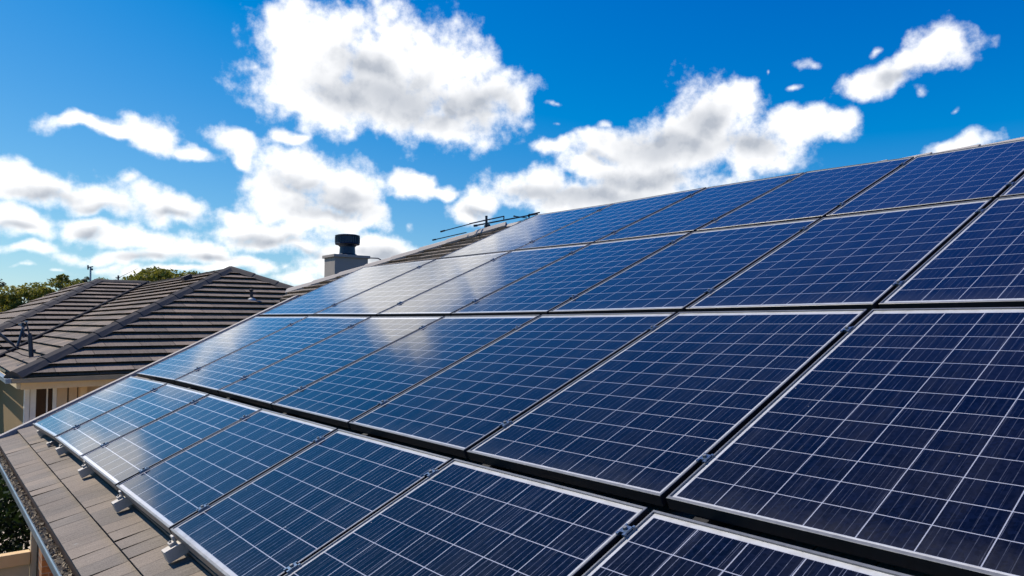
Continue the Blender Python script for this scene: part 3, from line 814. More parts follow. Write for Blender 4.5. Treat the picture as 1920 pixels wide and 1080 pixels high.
for r in range(4):
    nr, nc, nbar = ROWS[r]
    for c in range(7):
        if r == 3 and c == 0:
            continue
        q = [V((LS[r][c], LY[r][c])), V((LS[r][c + 1], LY[r][c + 1])), V((LS[r + 1][c + 1], LY[r + 1][c + 1])), V((LS[r + 1][c], LY[r + 1][c]))]
        q = [V((p_[0], p_[1])) for p_ in q]
        gy = 0.013
        # corners after the gaps: far-low, near-low, near-high, far-high
        sl = (q[3] - q[0]) / (q[3] - q[0])[0]; sr = (q[2] - q[1]) / (q[2] - q[1])[0]
        A = q[0] + sl * GAPB[r] + V((0, -gy)); B = q[1] + sr * GAPB[r] + V((0, gy))
        Cc = q[2] - sr * GAPT[r] + V((0, gy)); Dd = q[3] - sl * GAPT[r] + V((0, -gy))
        ctr = (A + B + Cc + Dd) / 4
        col_n = ORD[c] if r < 3 else ORD[c - 1]
        extra = ''
        if (r, c) in ((1, 1), (2, 1), (2, 2), (2, 3), (3, 1)):
            extra = ' mirroring white cloud'
        elif c <= 1:
            extra = ' mirroring pale sky'
        elif c >= 5:
            extra = ' in dark navy'
        t_ = empty('solar_panel', RP(ctr[0], ctr[1], -0.045), 'solar panel%s, %s from the left in the %s' % (extra, col_n, RN[r]), 'solar panel', 'solar panels of the roof array')
        rg = random.Random(r * 31 + c)
        tilt = [rg.uniform(-0.0028, 0.0028) for _ in range(4)]
        corner = [A, B, Cc, Dd]
        def PP(a_, b_, off):               # bilinear point on the panel, a_ along, b_ up
            p_ = A * (1 - a_) * (1 - b_) + B * a_ * (1 - b_) + Cc * a_ * b_ + Dd * (1 - a_) * b_
            z_ = tilt[0] * (1 - a_) * (1 - b_) + tilt[1] * a_ * (1 - b_) + tilt[2] * a_ * b_ + tilt[3] * (1 - a_) * b_
            return RP(p_[0], p_[1], off + z_)
        Wd = (abs((A - B)[1]) + abs((Cc - Dd)[1])) / 2; Ht = (Dd - A).length
        fw, fh = 0.011 / Wd, 0.012 / Ht     # lip width as a share of the panel
        # frame: lip ring on top, inner step down to the glass, outer walls, underside
        mb = MB()
        ring = lambda i_, j_, off: [PP(i_, j_, off), PP(1 - i_, j_, off), PP(1 - i_, 1 - j_, off), PP(i_, 1 - j_, off)]
        o_lo, o_hi = ring(0, 0, -0.045), ring(0, 0, -0.0015)
        o_b = ring(0.0018 / Wd, 0.0018 / Ht, 0.0)
        i_hi, i_lo = ring(fw * .72, fh, 0.0), ring(fw, fh, -0.012)
        u_in = ring(0.03 / Wd, 0.03 / Ht, -0.045)
        for i in range(4):
            j = (i + 1) % 4
            mb.poly([o_lo[i], o_lo[j], o_hi[j], o_hi[i]])
            mb.poly([o_hi[i], o_hi[j], o_b[j], o_b[i]])
            mb.poly([o_b[i], o_b[j], i_hi[j], i_hi[i]])
            mb.poly([i_hi[i], i_hi[j], i_lo[j], i_lo[i]])
            mb.poly([u_in[i], u_in[j], o_lo[j], o_lo[i]])
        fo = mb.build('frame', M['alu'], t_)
        fo.data.materials.append(M['gap_shade'])     # gap shade painted black on the frame's sides, its front lip bare metal
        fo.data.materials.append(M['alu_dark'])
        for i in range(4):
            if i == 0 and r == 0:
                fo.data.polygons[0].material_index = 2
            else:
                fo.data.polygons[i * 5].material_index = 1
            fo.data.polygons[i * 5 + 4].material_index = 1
        # glass sheet with cells
        mb = MB()
        ml, mr_ = 0.012, 0.010             # white margins, metres
        mbot, mtop = (0.020, 0.020) if r == 0 else ((0.014, 0.034) if r == 1 else (0.030, 0.034))
        if r == 3:
            mbot, mtop = 0.022, 0.030
        nseg = 6
        cw = (Wd - 0.022 - ml - mr_) / nc; chh = (Ht - 0.024 - mbot - mtop) / nr
        for i in range(nseg):
            for j in range(nseg):
                pts, uvs = [], []
                for (ii, jj) in ((i, j), (i + 1, j), (i + 1, j + 1), (i, j + 1)):
                    x_, y_ = ii / nseg, jj / nseg
                    a_, b_ = fw + (1 - 2 * fw) * x_, fh + (1 - 2 * fh) * y_
                    pts.append(PP(a_, b_, -0.006))
                    uvs.append(((x_ * (Wd - 0.022) - ml) / cw, (y_ * (Ht - 0.024) - mbot) / chh))
                mb.poly(pts, uvs)
        gl = mb.build('glass', M['cells'], t_)
        gl['print'] = 2.6 if r == 0 else (1.35 if c < 3 else 1.0)
        gl['line_width_glare'] = [2.0, 1.8, 1.5, 1.25, 1.1, 1.0, 1.0][c]
        gl['cells'] = (float(nc), float(nr), float(nbar))
        # dark backing under the glass
        mb = MB()
        i2 = ring(fw, fh, -0.013)
        mb.poly(i2)
        mb.build('backsheet', M['black'], t_)

# ------------------------------------------------------------------ mounting: rails, end clamps, mid clamps
RAILY = [9.12, 7.72, 6.50, 5.20, 3.95, 2.75, 1.55]
def rail_thing(top):
    t_ = empty('mounting_rail', RP(-0.10, 0, -0.08), 'rail', 'mounting rail', 'mounting rails under the array')
    mb = MB()
    mb.box(RP((top - 0.075) / 2, 0, -0.080), S * (top + 0.075) / 2, Y * 0.029, N * 0.030)
    mb.build('rail', M['gap_shade'], t_)  # pale rail's body coloured black to sink into the gap shade
    mb = MB(); mb.box(RP(0.02, 0, -0.079), S * 0.099, Y * 0.0305, N * 0.0315)
    mb.build('rail_end', M['alu_white'], t_, bevel=0.002)
    mb = MB()                              # stepped end clamp against the frame of the lowest panel
    mb.box(RP(-0.024, 0.012, -0.040), S * 0.018, Y * 0.021, N * 0.009)
    mb.box(RP(-0.012, 0.012, -0.020), S * 0.006, Y * 0.021, N * 0.016)
    mb.build('end_clamp', M['alu_white'], t_, bevel=0.003)
    mb = MB()
    mb.tube(RP(-0.030, 0.012, -0.031), RP(-0.030, 0.012, -0.023), 0.006, None, 6)
    mb.build('bolt', M['alu_dark'], t_)
    mb = MB()                              # hook foot down to the tiles
    mb.box(RP(0.09, 0.0, -0.125), S * 0.03, Y * 0.022, N * 0.022)
    mb.build('hook', M['alu_dark'], t_)
    return t_
r0 = rail_thing(4.6)
def copy_thing(o):
    c_ = o.copy(); C.objects.link(c_)
    for k_ in list(o.children):
        d_ = k_.copy(); C.objects.link(d_); d_.parent = c_
    return c_
RL = ['far left end of the panel edge', 'second panel from the left', 'third panel from the left', 'fourth panel from the left', 'fifth panel from the left', 'sixth panel from the left', 'seventh panel from the left']
for i, yy in enumerate(RAILY):
    if i == 1:
        r1 = rail_thing(6.2)
    o = r0 if i == 0 else (r1 if i == 1 else copy_thing(r1))
    o.location = RP(-0.10, yy, -0.08) + V((0, 0, G))
    if i < 5:
        o['label'] = 'pale rail end with stepped clamp below the %s' % RL[i]
    else:
        o['label'] = 'pale metal rail running up the slope under the %s' % RL[i]
# one odd little clip on the tiles between the first two rails
mb = MB()
t_ = empty('roof_clip', RP(-0.06, 8.42, TO), 'small dark clip with bright tip lying between the two farthest rail ends', 'clip')
mb.box(RP(0.0, 8.42, -0.105), S * 0.07, Y * 0.022, N * 0.016); mb.build('body', M['alu_dark'], t_, bevel=0.003)
mb = MB(); mb.box(RP(-0.075, 8.42, -0.104), S * 0.012, Y * 0.026, N * 0.018); mb.build('tip', M['alu_white'], t_, bevel=0.003)

def clamp_thing():
    t_ = empty('panel_clamp', RP(0, 0, 0), 'clamp', 'clamp', 'clamps in the seams between panels')
    mb = MB()
    mb.box(RP(0, 0, 0.0045), S * 0.018, Y * 0.017, N * 0.0035)
    mb.box(RP(0, 0, -0.02), S * 0.018, Y * 0.009, N * 0.022)
    for dy in (-1, 1):
        mb.box(RP(-0.024, 0.014 * dy, 0.003), S * 0.006, Y * 0.005, N * 0.005)
        mb.box(RP(0.024, 0.016 * dy, 0.002), S * 0.005, Y * 0.004, N * 0.004)
    mb.build('plate', M['clamp'], t_)
    mb = MB()
    mb.tube(RP(0, 0, 0.007), RP(0, 0, 0.016), 0.009, 0.008, 6)
    mb.build('bolt', M['alu'], t_)
    return t_
c0 = clamp_thing(); first = True
for r in range(4):
    for c in range(1, 7):
        if r == 3 and c == 1:
            continue
        for f_, nm in ((0.17, 'lower'), (0.84, 'upper')):
            s0, s1 = LS[r][c], LS[r + 1][c]; y0, y1 = LY[r][c], LY[r + 1][c]
            o = c0 if first else copy_thing(c0)
            first = False
            o.location = RP(s0 + (s1 - s0) * f_, y0 + (y1 - y0) * f_, 0) + V((0, 0, G))
            k_ = c if r < 3 else c - 1
            o['label'] = '%s blue grey clamp between the %s and %s panels of the %s' % (nm, ORD[k_ - 1], ORD[k_], RN[r].split(' beside')[0].split(' at')[0])
# ------------------------------------------------------------------ the neighbouring house
TP = 0.455
EV = V((1.79, 21.59, -1.30))               # its near left eave corner
W = 7.4
nh_ = empty('neighbour_house', (9.2, 30, -G), 'neighbouring house with dark tiled hip roofs, cream fascia and tan walls at left', 'house')
AP = EV + V((W, W, W * TP))
PK, RS = 0.475, 0.085
def plane_axes(nrm, a):
    nrm, a = V(nrm).normalized(), V(a).normalized()
    s = nrm.cross(a)
    if s.z < 0: s = -s
    return a, s.normalized()
def to2(O, a, s, pts):
    return [((V(p) - V(O)).dot(a), (V(p) - V(O)).dot(s)) for p in pts]
def cw_(poly):
    ar = sum(p[0] * q[1] - q[0] * p[1] for p, q in zip(poly, poly[1:] + poly[:1]))
    return poly if ar > 0 else poly[::-1]
mb = MB()
# front hip end
a, s = plane_axes((0, -TP, 1), (1, 0, 0))
tiled(mb, EV, a, s, cw_(to2(EV, a, s, [EV, EV + V((2 * W, 0, 0)), AP])), PK, RS, 0.9, 0.006, -0.02, 21, 2.0)
# long left face, from the near corner back along the ridge
a, s = plane_axes((-TP, 0, 1), (0, 1, 0))
v1, v2 = V((9.28, 42.66, 2.11)), V((2.59, 30.95, -0.94))
vb = v1 + (v2 - v1) * ((v1.z + 1.30) / (v1.z - v2.z))
tiled(mb, EV, a, s, cw_(to2(EV, a, s, [EV, AP, V((AP.x, 43.3, AP.z)), v1, vb])), PK, RS * 0.85, 0.9, 0.006, -0.02, 22, 2.0)
# right face and rear, out of sight of the photograph
mb.poly([EV + V((2 * W, 0, 0)), EV + V((2 * W, 30, 0)), V((AP.x, 43.3, AP.z)), AP], [(0, 0), (33, 0), (33, 17), (8, 17)])
mb.build('main_roof', M['tile_dark'], nh_)
# side wing: shallower front, steeper left end
mb = MB()
n2 = V((0, -0.25974, 1)).normalized()
h1, h2 = V((6.88, 42.69, 2.12)), V((2.25, 33.68, -0.23))
hl = h1 + (h2 - h1) * ((h1.z + 1.30) / (h1.z - h2.z))
a, s = plane_axes(n2, (1, 0, 0))
tiled(mb, v1, a, s, cw_(to2(v1, a, s, [vb, v1, h1, hl])), 0.80, RS, 0.9, 0.006, 0.0, 23, 2.0)
n3 = V((-0.507, 0, 1)).normalized()
a, s = plane_axes(n3, (0, 1, 0))
bk = 18.2
tiled(mb, h1, a, s, cw_(to2(h1, a, s, [hl, h1, V((7.64, 54.8, 2.51)), V((3.9, 60.9, 0.61)), V((hl.x, 60.9, hl.z))])), 0.85, RS * 0.8, 0.9, 0.006, 0.0, 24, 2.0)
mb.poly([h1, V((7.64, 54.8, 2.51)), V((11, 54.8, 1.5)), V((9.3, 43.3, 2.1))])
mb.build('wing_roof', M['tile_dark'], nh_)
def hipcap(p, q, na, nb_, half=0.22, lift=0.10, seg=0.62):
    mb = MB(); caps(mb, p, q, na, nb_, half, lift, seg, 0.018)
    return mb.build('hip_cap', M['cap_dark'], nh_)
nF, nL, nR = V((0, -TP, 1)), V((-TP, 0, 1)), V((TP, 0, 1))
hipcap(EV + V((-0.05, -0.05, 0.0)), AP, nF, nL, 0.24, 0.11, 1.0)
hipcap(EV + V((2 * W, 0, 0)), AP + V((0, 0, 0.01)), nF, nR, 0.24, 0.11, 1.0)
hipcap(hl, h1 + V((0, 0, 0.02)), n2, n3, 0.26, 0.12, 1.1)
mb = MB(); caps(mb, AP + V((0, -0.1, 0.0)), V((AP.x, 43.2, AP.z)), nL, nR, 0.10, 0.05, 1.0)
mb.build('ridge_cap', M['cap_dark'], nh_)
mb = MB(); caps(mb, h1 + V((-0.1, 0, 0.0)), v1 + V((0.1, 0, 0)), n2, V((0, 0.4, 1)), 0.22, 0.10, 0.9)
mb.build('ridge_cap', M['cap_dark'], nh_)
mb = MB()                                  # dark metal tray in the valley between the two roofs
mb.tube(vb + V((-.02, 0, 0.10)), v1 + V((-.02, 0, 0.10)), 0.06, 0.06, 6)
mb.build('valley_tray', M['black'], nh_)
# gutters
x0, x1, y0 = EV.x - 0.10, EV.x + 2 * W + 0.1, EV.y - 0.10
mb = MB(); mb.aabox(x0, x1, y0 - 0.09, y0 + 0.03, -1.455, -1.345); mb.aabox(x0 - 0.0, x1, y0 - 0.105, y0 - 0.08, -1.36, -1.338)
mb.build('gutter', M['gut_olive'], nh_, bevel=0.008)
mb = MB(); mb.aabox(x0 - 0.12, x0 - 0.003, y0 - 0.09, vb.y - 0.1, -1.455, -1.345); mb.aabox(x0 - 0.135, x0 - 0.11, y0 - 0.09, vb.y - 0.1, -1.36, -1.338)
mb.build('gutter', M['gutter'], nh_, bevel=0.008)
mb = MB(); mb.aabox(EV.x + 0.10, x1 - 0.2, y0 + 0.035, y0 + 0.09, -1.625, -1.458)
mb.build('fascia', M['fascia'], nh_, bevel=0.006)
mb = MB(); mb.aabox(EV.x + 0.02, EV.x + 0.097, y0 + 0.04, vb.y, -1.60, -1.46)
mb.build('fascia', M['cream'], nh_, bevel=0.006)
mb = MB(); mb.aabox(EV.x + 0.1, x1 - 0.25, y0 + 0.095, y0 + 7, -1.60, -1.57)
mb.build('soffit', M['cream'], nh_)
# walls behind the eave
YW = 22.10
mb = MB()
mb.aabox(2.72, 2.95, YW, YW + 0.2, -G, -1.60)
mb.aabox(2.985, 3.175, YW + 0.02, YW + 0.2, -G, -1.60)
mb.aabox(3.20, x1 - 0.7, YW + 0.03, YW + 0.2, -G, -1.60)
mb.build('wall', M['wall'], nh_)
mb = MB(); mb.aabox(2.05, 2.09, YW + 0.15, vb.y + 0.5, -G, -1.60)
mb.build('side_wall', M['side_wall'], nh_)
mb = MB(); mb.aabox(2.10, 16.0, YW + 0.22, YW + 0.3, -G, -1.60)
mb.build('dark_reveal', M['black'], nh_)
mb = MB(); mb.aabox(2.02, 2.13, YW - 0.04, YW + 0.14, -G, -1.60)
mb.build('corner_trim', M['white'], nh_, bevel=0.006)
mb = MB(); mb.aabox(3.23, 3.38, YW - 0.12, YW + 0.10, -G, -1.60)
mb.build('post', M['fascia'], nh_, bevel=0.006)
wf = MB()
wf.aabox(2.14, 2.27, YW - 0.01, YW + 0.12, -G, -1.60)
wf.aabox(2.495, 2.525, YW + 0.0, YW + 0.10, -G, -1.60)
wf.aabox(2.63, 2.715, YW - 0.01, YW + 0.12, -G, -1.60)
wfo = wf.build('window', M['white'], nh_, bevel=0.004)
mb = MB(); mb.aabox(2.265, 2.64, YW + 0.06, YW + 0.075, -G + 0.3, -1.60)
mb.build('pane', M['pane'], wfo)
# bits on its roof
mb = MB()
vp = V((9.10, 26.25, 0.83))
mb.lathe(vp, [(0.17, -0.04), (0.15, 0.02), (0.06, 0.07)], 14)
vpo = mb.build('vent_flashing', M['lead'], nh_, smooth_=True)
mb = MB()
mb.tube(vp, vp + V((-0.02, 0, 0.33)), 0.055, 0.05, 10)
mb.tube(vp + V((-0.02, 0, 0.22)), vp + V((0.14, 0, 0.24)), 0.035, 0.035, 8)
mb.lathe(vp + V((-0.02, 0, 0.33)), [(0.075, -0.01), (0.08, 0.03), (0.03, 0.055)], 12)
mb.build('vent_pipe', M['pipe'], nh_)
mb = MB()
bv = V((8.48, 32.26, 1.76))
mb.box(bv + V((0, 0, 0.10)), V((0.16, 0, 0.075)), V((0, 0.20, 0)), V((-0.04, 0, 0.11)))
mb.build('box_vent', M['pipe'], nh_, bevel=0.01)

# pole and swung arms of a dismounted dish, on the near corner of the neighbour's roof
t_ = empty('dish_mount', (2.45, 25.04, -1.0), 'navy pole with folded bracket arms on the near corner of the neighbouring roof', 'bracket')
mb = MB()
b0 = V((2.43, 25.04, -1.02)); b1 = V((2.38, 25.04, -0.34))
mb.tube(b0, b1, 0.062, 0.055, 12)
mb.tube(b1, b1 + V((0, 0, 0.06)), 0.04, 0.035, 10)
mb.tube(b0 + V((0.07, 0, 0.2)), b0 + V((0.07, 0, 0.27)), 0.03, 0.03, 8)
mb.build('pole', M['bracket'], t_)
mb = MB()
mb.box(b0 + V((-0.08, 0, -0.045)), V((0.17, 0, 0.077)), V((0, 0.11, 0)), V((-0.006, 0, 0.013)))
mb.build('foot', M['gutter'], t_, bevel=0.005)
for nm, p, q, r_ in (('arm', b1 + V((-0.02, -0.02, 0.03)), V((2.27, 25.0, 0.04)), 0.022), ('arm', V((2.20, 25.05, 0.0)), V((2.23, 25.05, -0.42)), 0.028),
                     ('arm', V((2.22, 25.06, -0.10)), V((2.09, 25.02, -0.66)), 0.038), ('arm', V((2.22, 25.02, -0.28)), V((2.34, 25.02, -0.36)), 0.02)):
    mb = MB(); mb.tube(p, q, r_, r_ * 0.9, 8)
    mb.lathe(V(p) + V((0, 0, -0.02)), [(r_ * 1.4, 0.0), (r_ * 1.4, 0.035)], 8)
    mb.build(nm, M['bracket'], t_)
mb = MB()
for p in (V((2.13, 25.0, -0.04)), V((2.28, 25.0, 0.05))):
    mb.box(p, V((0.035, 0, 0)), V((0, 0.03, 0)), V((0, 0, 0.02)))
mb.tube(V((2.12, 25.0, -0.04)), V((2.24, 25.0, -0.18)), 0.016, 0.016, 6)
mb.build('bolts', M['gutter'], t_)
# the loose feed arm with its cable, leaning on the tiles to the left
t_ = empty('loose_cable', (1.9, 24.6, -1.2), 'black cable and thin arm slanting over the wing roof left of the navy pole', 'cable')
mb = MB()
mb.tube(V((1.62, 24.7, -0.28)), V((1.98, 24.85, -0.62)), 0.045, 0.035, 8)
mb.tube(V((1.98, 24.85, -0.62)), V((2.10, 24.95, -0.74)), 0.025, 0.022, 8)
mb.build('arm', M['bracket'], t_)
mb = MB()
pts = [V((1.60, 24.65, -0.55)), V((1.78, 24.75, -0.72)), V((1.95, 24.85, -0.80)), V((2.08, 24.95, -0.82)), V((2.2, 25.0, -0.9)), V((2.36, 25.02, -0.95))]
for p, q in zip(pts, pts[1:]):
    mb.tube(p, q, 0.012, 0.012, 6)
mb.build('cable', M['black'], t_)

# ------------------------------------------------------------------ aerial on the hip of the solar roof
t_ = empty('roof_aerial', (7.36, 9.9, 1.45), 'dark rooftop aerial with thin rods on the hip beside the top panel', 'aerial')
m0, m1 = V((7.36, 9.9, 1.40)), V((7.355, 9.9, 1.795))
mb = MB(); mb.tube(m0, m1, 0.022, 0.021, 10); mb.tube(m1, m1 + V((0, 0, 0.012)), 0.026, 0.02, 10)
mb.build('mast', M['ant'], t_)
def rods(name, lst):
    mb = MB()
    for p, q, r_ in lst:
        mb.tube(p, q, r_, r_, 7)
    return mb.build(name, M['ant'], t_)
rods('boom', [(V((7.10, 9.90, 1.615)), V((8.49, 9.90, 1.945)), 0.013), (V((7.10, 9.90, 1.615)), V((7.16, 9.90, 1.625)), 0.02)])
rods('rod', [(V((6.48, 9.93, 1.475)), V((7.34, 9.93, 1.735)), 0.008), (V((6.46, 9.93, 1.470)), V((6.54, 9.93, 1.495)), 0.014)])
rods('rod', [(V((6.36, 9.98, 1.335)), V((7.0, 9.98, 1.505)), 0.008), (V((6.34, 9.98, 1.330)), V((6.40, 9.98, 1.345)), 0.013)])
rods('rod', [(V((6.98, 9.86, 1.635)), V((7.70, 9.86, 1.825)), 0.011), (V((7.70, 9.86, 1.825)), V((7.71, 9.88, 1.775)), 0.010)])
rods('rod', [(V((7.94, 9.88, 1.85)), V((8.22, 9.88, 1.845)), 0.009), (V((7.93, 9.88, 1.85)), V((7.96, 9.88, 1.85)), 0.014)])
rods('rod', [(V((8.26, 9.88, 1.90)), V((8.52, 9.88, 1.97)), 0.013), (V((8.27, 9.88, 1.86)), V((8.29, 9.88, 1.92)), 0.016)])
rods('stay', [(V((7.40, 9.9, 1.55)), V((8.44, 9.9, 1.90)), 0.005)])
rods('clip', [(V((7.33, 9.9, 1.62)), V((7.42, 9.9, 1.645)), 0.03), (V((7.34, 9.92, 1.54)), V((7.28, 9.92, 1.53)), 0.012)])
# loose cable and bits by the chimney
t_ = empty('roof_cable', (6.2, 11.4, 1.05), 'dark coil of cable and flashing scraps on the roof right of the chimney', 'cable')
mb = MB()
pts = [V((6.02, 11.5, 1.13)), V((6.14, 11.42, 1.125)), V((6.20, 11.4, 1.09)), V((6.17, 11.38, 1.05)), V((6.30, 11.3, 1.09)), V((6.55, 11.2, 1.13)), V((6.70, 11.1, 1.16))]
for p, q in zip(pts, pts[1:]):
    mb.tube(p, q, 0.010, 0.010, 6)
mb.build('cable', M['cowl'], t_)
mb = MB()
for k_ in range(5):
    c_ = V((6.22 + 0.07 * k_, 11.36 - 0.03 * k_, 1.075 + 0.017 * k_))
    mb.box(c_, V((0.035, 0, 0.012)), V((0, 0.03, 0)), V((-0.004, 0, 0.012 + 0.006 * (k_ % 2))))
mb.build('scraps', M['gutter'], t_)

# ------------------------------------------------------------------ fence, pier and hedge below the eave
t_ = empty('timber_fence', (0.3, 11.6, -G), 'cream boarded fence with wide top rail below the gutter', 'fence')
mb = MB()
x = -2.2
while x < 1.17:
    mb.aabox(x, min(x + 0.335, 1.18), 11.63, 11.665, -G, -3.16)
    x += 0.34
mb.build('boards', M['cream'], t_, bevel=0.004)
mb = MB(); mb.aabox(-2.2, 1.18, 11.58, 11.72, -3.15, -2.99)
mb.build('top_rail', M['fascia'], t_, bevel=0.006)
mb = MB(); mb.aabox(1.185, 1.255, 11.60, 11.70, -G, -2.55)
mb.build('end_post', M['cream'], t_, bevel=0.004)
t_ = empty('brick_pier', (1.45, 11.4, -G), 'orange brick pier beside the cream fence under the gutter', 'pier')
mb = MB(); mb.aabox(1.262, 1.40, 11.15, 11.68, -G, -2.0); mb.build('pier', M['brick'], t_)
t_ = empty('garden_bench', (1.0, 10.5, -G), 'pale flat ledge in front of the cream fence', 'ledge')
mb = MB(); mb.aabox(0.75, 1.27, 10.1, 10.75, -3.42, -3.36); mb.build('top', M['fascia'], t_, bevel=0.005)
mb = MB(); mb.aabox(0.80, 1.20, 10.2, 10.7, -G, -3.425); mb.build('base', M['wall'], t_)

def leaf_cloud(mb, rg, centres, n, size, flat=1.0):
    """small leaf clumps spread through a set of (centre, radii) volumes, thicker near their skins"""
    for _ in range(n):
        c, rad = rg.choice(centres)
        d = V((rg.gauss(0, 1), rg.gauss(0, 1), rg.gauss(0, 1))).normalized()
        rr_ = rg.random() ** 0.35
        p = V(c) + V((d.x * rad[0], d.y * rad[1], d.z * rad[2])) * rr_
        sz = size * rg.uniform(0.5, 1.3)
        a_ = V((rg.gauss(0, 1), rg.gauss(0, 1), rg.gauss(0, 1) * flat)).normalized() * sz
        b_ = a_.orthogonal().normalized()
        b_.rotate(__import__('mathutils').Quaternion(a_.normalized(), rg.uniform(0, 6.28)))
        b_ = b_ * sz * rg.uniform(0.35, 0.7)
        mb.poly([p - a_, p - b_ * 0.9, p + a_, p + b_])

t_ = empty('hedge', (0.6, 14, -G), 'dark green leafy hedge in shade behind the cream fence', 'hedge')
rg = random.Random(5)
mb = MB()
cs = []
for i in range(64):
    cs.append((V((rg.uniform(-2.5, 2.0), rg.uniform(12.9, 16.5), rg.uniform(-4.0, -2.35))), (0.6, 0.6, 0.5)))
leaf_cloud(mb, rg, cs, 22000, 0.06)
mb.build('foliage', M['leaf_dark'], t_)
mb = MB()
for i in range(14):
    x, y = rg.uniform(-2.4, 1.9), rg.uniform(13, 16)
    for k_ in range(3):
        mb.tube((x, y, -G), (x + rg.uniform(-.4, .4), y + rg.uniform(-.3, .3), rg.uniform(-3.2, -2.6)), 0.025, 0.008, 6)
mb.build('stems', M['bark'], t_)

# ------------------------------------------------------------------ trees beyond the roofs
def gum(px, dist, top, width, height, label, seed, leaf='leaf', nleaf=5200, nclump=26, size=None, airy=0.0):
    """px: bearing in degrees from +Y towards +X; top: height of the crown top above the camera"""
    top += 0.20 * height
    rg = random.Random(seed)
    bx, by = math.sin(R(px)) * dist, math.cos(R(px)) * dist
    t_ = empty('gum_tree', (bx, by, -G), label, 'tree', 'gum trees beyond the roofs')
    mb = MB()
    trunk_top = V((bx + rg.uniform(-.4, .4), by, top - height * 0.75))
    mb.tube((bx, by, -G), trunk_top, width * 0.035 + 0.12, width * 0.02 + 0.07, 9)
    cs = []
    for k_ in range(nclump):
        f = rg.uniform(-1, 1)
        z = top - height * (0.10 + 0.75 * abs(f) ** 1.6) - height * rg.uniform(0, 0.40)
        c = V((bx + f * width * 0.46, by + rg.uniform(-1, 1) * width * 0.35, z))
        r_ = width * rg.uniform(0.07, 0.15)
        cs.append((c, (r_ * 1.25, r_ * 1.25, r_ * 0.72)))
        mid = trunk_top.lerp(c, 0.55) + V((0, 0, -0.1 * height))
        if k_ % 2 == 0:
            mb.tube(trunk_top, mid, width * 0.014 + 0.04, width * 0.008 + 0.03, 6, False)
            mb.tube(mid, c, width * 0.008 + 0.03, 0.02, 5, False)
    mb.build('trunk', M['bark'], t_)
    mb = MB()
    leaf_cloud(mb, rg, cs, nleaf, size or width * 0.032, 0.6)
    mb.build('crown', M[leaf], t_)
gum(3.7, 62, 2.6, 3.4, 4.5, 'thin grey gum tree with sparse top at the left edge of the picture', 1, 'leaf_grey', 900, 14, 0.10)
gum(4.3, 58, 2.0, 4.4, 4.2, 'low dark green gum tree at the far left beyond the wing roof', 2, 'leaf', 4500)
gum(5.25, 66, 2.95, 4.0, 4.2, 'rounded olive gum tree second from the left beyond the wing roof', 3, 'leaf', 3600)
gum(6.1, 70, 2.7, 4.2, 3.8, 'lower olive gum tree in the dip between two rounder crowns', 4, 'leaf', 3600)
gum(6.75, 68, 3.3, 4.2, 3.6, 'tallest rounded gum tree left of the wing roof hip', 5, 'leaf', 3600)
gum(7.8, 70, 3.5, 3.4, 3.0, 'olive gum tree just behind the upper end of the wing hip', 6, 'leaf', 3000)
gum(8.6, 76, 3.85, 2.4, 2.4, 'sparse grey gum tree top beside the thin pole', 7, 'leaf_grey', 900, 12, 0.10)
gum(9.4, 82, 4.15, 2.4, 2.4, 'small olive gum crown between the thin pole and the small aerial', 8, 'leaf', 2200)
gum(10.6, 86, 4.35, 4.0, 2.4, 'low olive gum crown right of the small aerial', 9, 'leaf', 3000)
gum(13.1, 92, 5.7, 7.6, 2.4, 'broad flat topped gum tree over the main ridge', 10, 'leaf', 6500, 36)
gum(15.0, 95, 5.75, 5.0, 2.4, 'smaller gum crown at the right end of the trees over the ridge', 11, 'leaf', 4000)

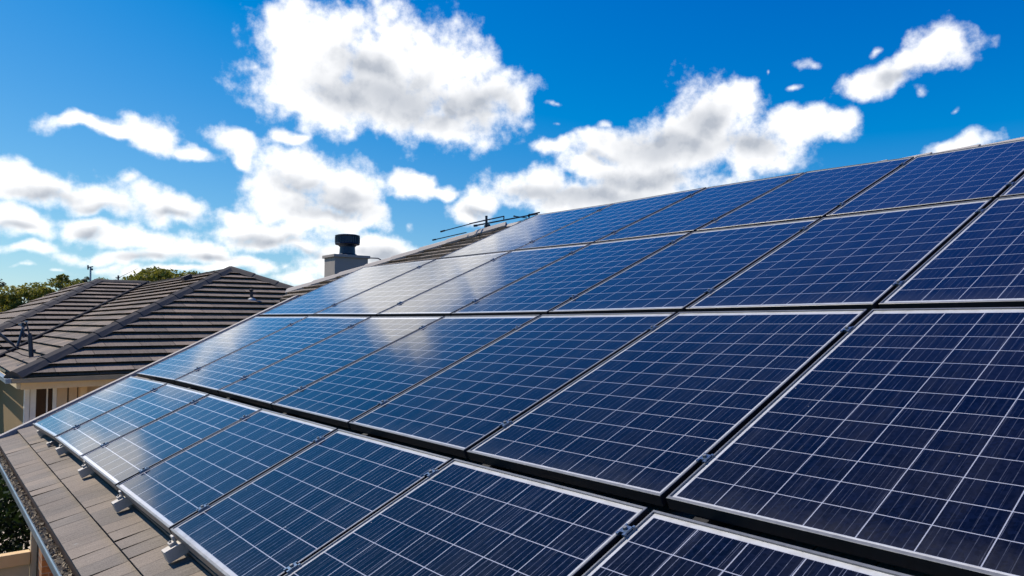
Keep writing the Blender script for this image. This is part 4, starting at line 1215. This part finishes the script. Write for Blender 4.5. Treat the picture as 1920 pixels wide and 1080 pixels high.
# thin poles on roofs further off
t_ = empty('street_pole', (7.0, 46, -G), 'thin pole with small fixtures behind the wing ridge', 'pole')
q0 = V((7.05, 45.5, 1.4)); q1 = V((7.0, 45.5, 3.02))
mb = MB(); mb.tube(V((7.05, 45.5, -G)), q1, 0.07, 0.045, 8); mb.build('pole', M['gutter'], t_)
mb = MB(); mb.tube(q1 + V((-0.14, 0, 0.0)), q1 + V((0.12, 0, 0.05)), 0.03, 0.03, 6); mb.tube(q1 + V((-0.12, 0, -0.12)), q1 + V((-0.13, 0, 0.12)), 0.04, 0.04, 6)
mb.box(q1 + V((0.06, 0, -0.1)), (0.05, 0, 0), (0, 0.05, 0), (0, 0, 0.05)); mb.build('fixture', M['cowl'], t_)
t_ = empty('small_aerial', (8.2, 45.6, 2.0), 'small aerial with one long slanting rod behind the wing ridge', 'aerial')
q0 = V((8.28, 45.0, 1.6)); q1 = V((8.27, 45.0, 2.62))
mb = MB(); mb.tube(q0, q1, 0.05, 0.045, 8); mb.build('mast', M['pipe'], t_)
mb = MB(); mb.tube(q1 + V((-0.13, 0, -0.22)), q1 + V((0.95, 0, 0.42)), 0.014, 0.012, 6); mb.tube(q1 + V((-0.14, 0, -0.12)), q1 + V((0.1, 0, -0.12)), 0.02, 0.02, 6)
mb.build('rod', M['pipe'], t_)

# pale house far left behind the trees
t_ = empty('pale_house', (2.0, 47, -G), 'distant pale house with low grey roof at the left edge of the picture', 'house')
mb = MB(); mb.aabox(-6, 2.2, 64, 74, -G, 0.55); mb.build('wall', M['palewall'], t_)
mb = MB()
A_, B_, C_, D_ = V((-6.5, 63.5, 0.5)), V((2.9, 63.5, 0.5)), V((-2.0, 63.5, 2.15)), V((-2.0, 74.5, 2.15))
mb.poly([B_, V((2.9, 74.5, 0.5)), D_, C_]); mb.poly([A_, C_, D_, V((-6.5, 74.5, 0.5))])
mb.poly([B_ - V((0, 0, .15)), V((2.9, 74.5, 0.35)), D_ - V((0, 0, .15)), C_ - V((0, 0, .15))])
mb.build('roof', M['gutter'], t_)
mb = MB()
mb.box((B_ + C_) / 2 + V((0, -0.03, 0)), (B_ - C_) / 2, (0, 0.05, 0), (0, 0, 0.12)); mb.build('barge', M['chim'], t_)
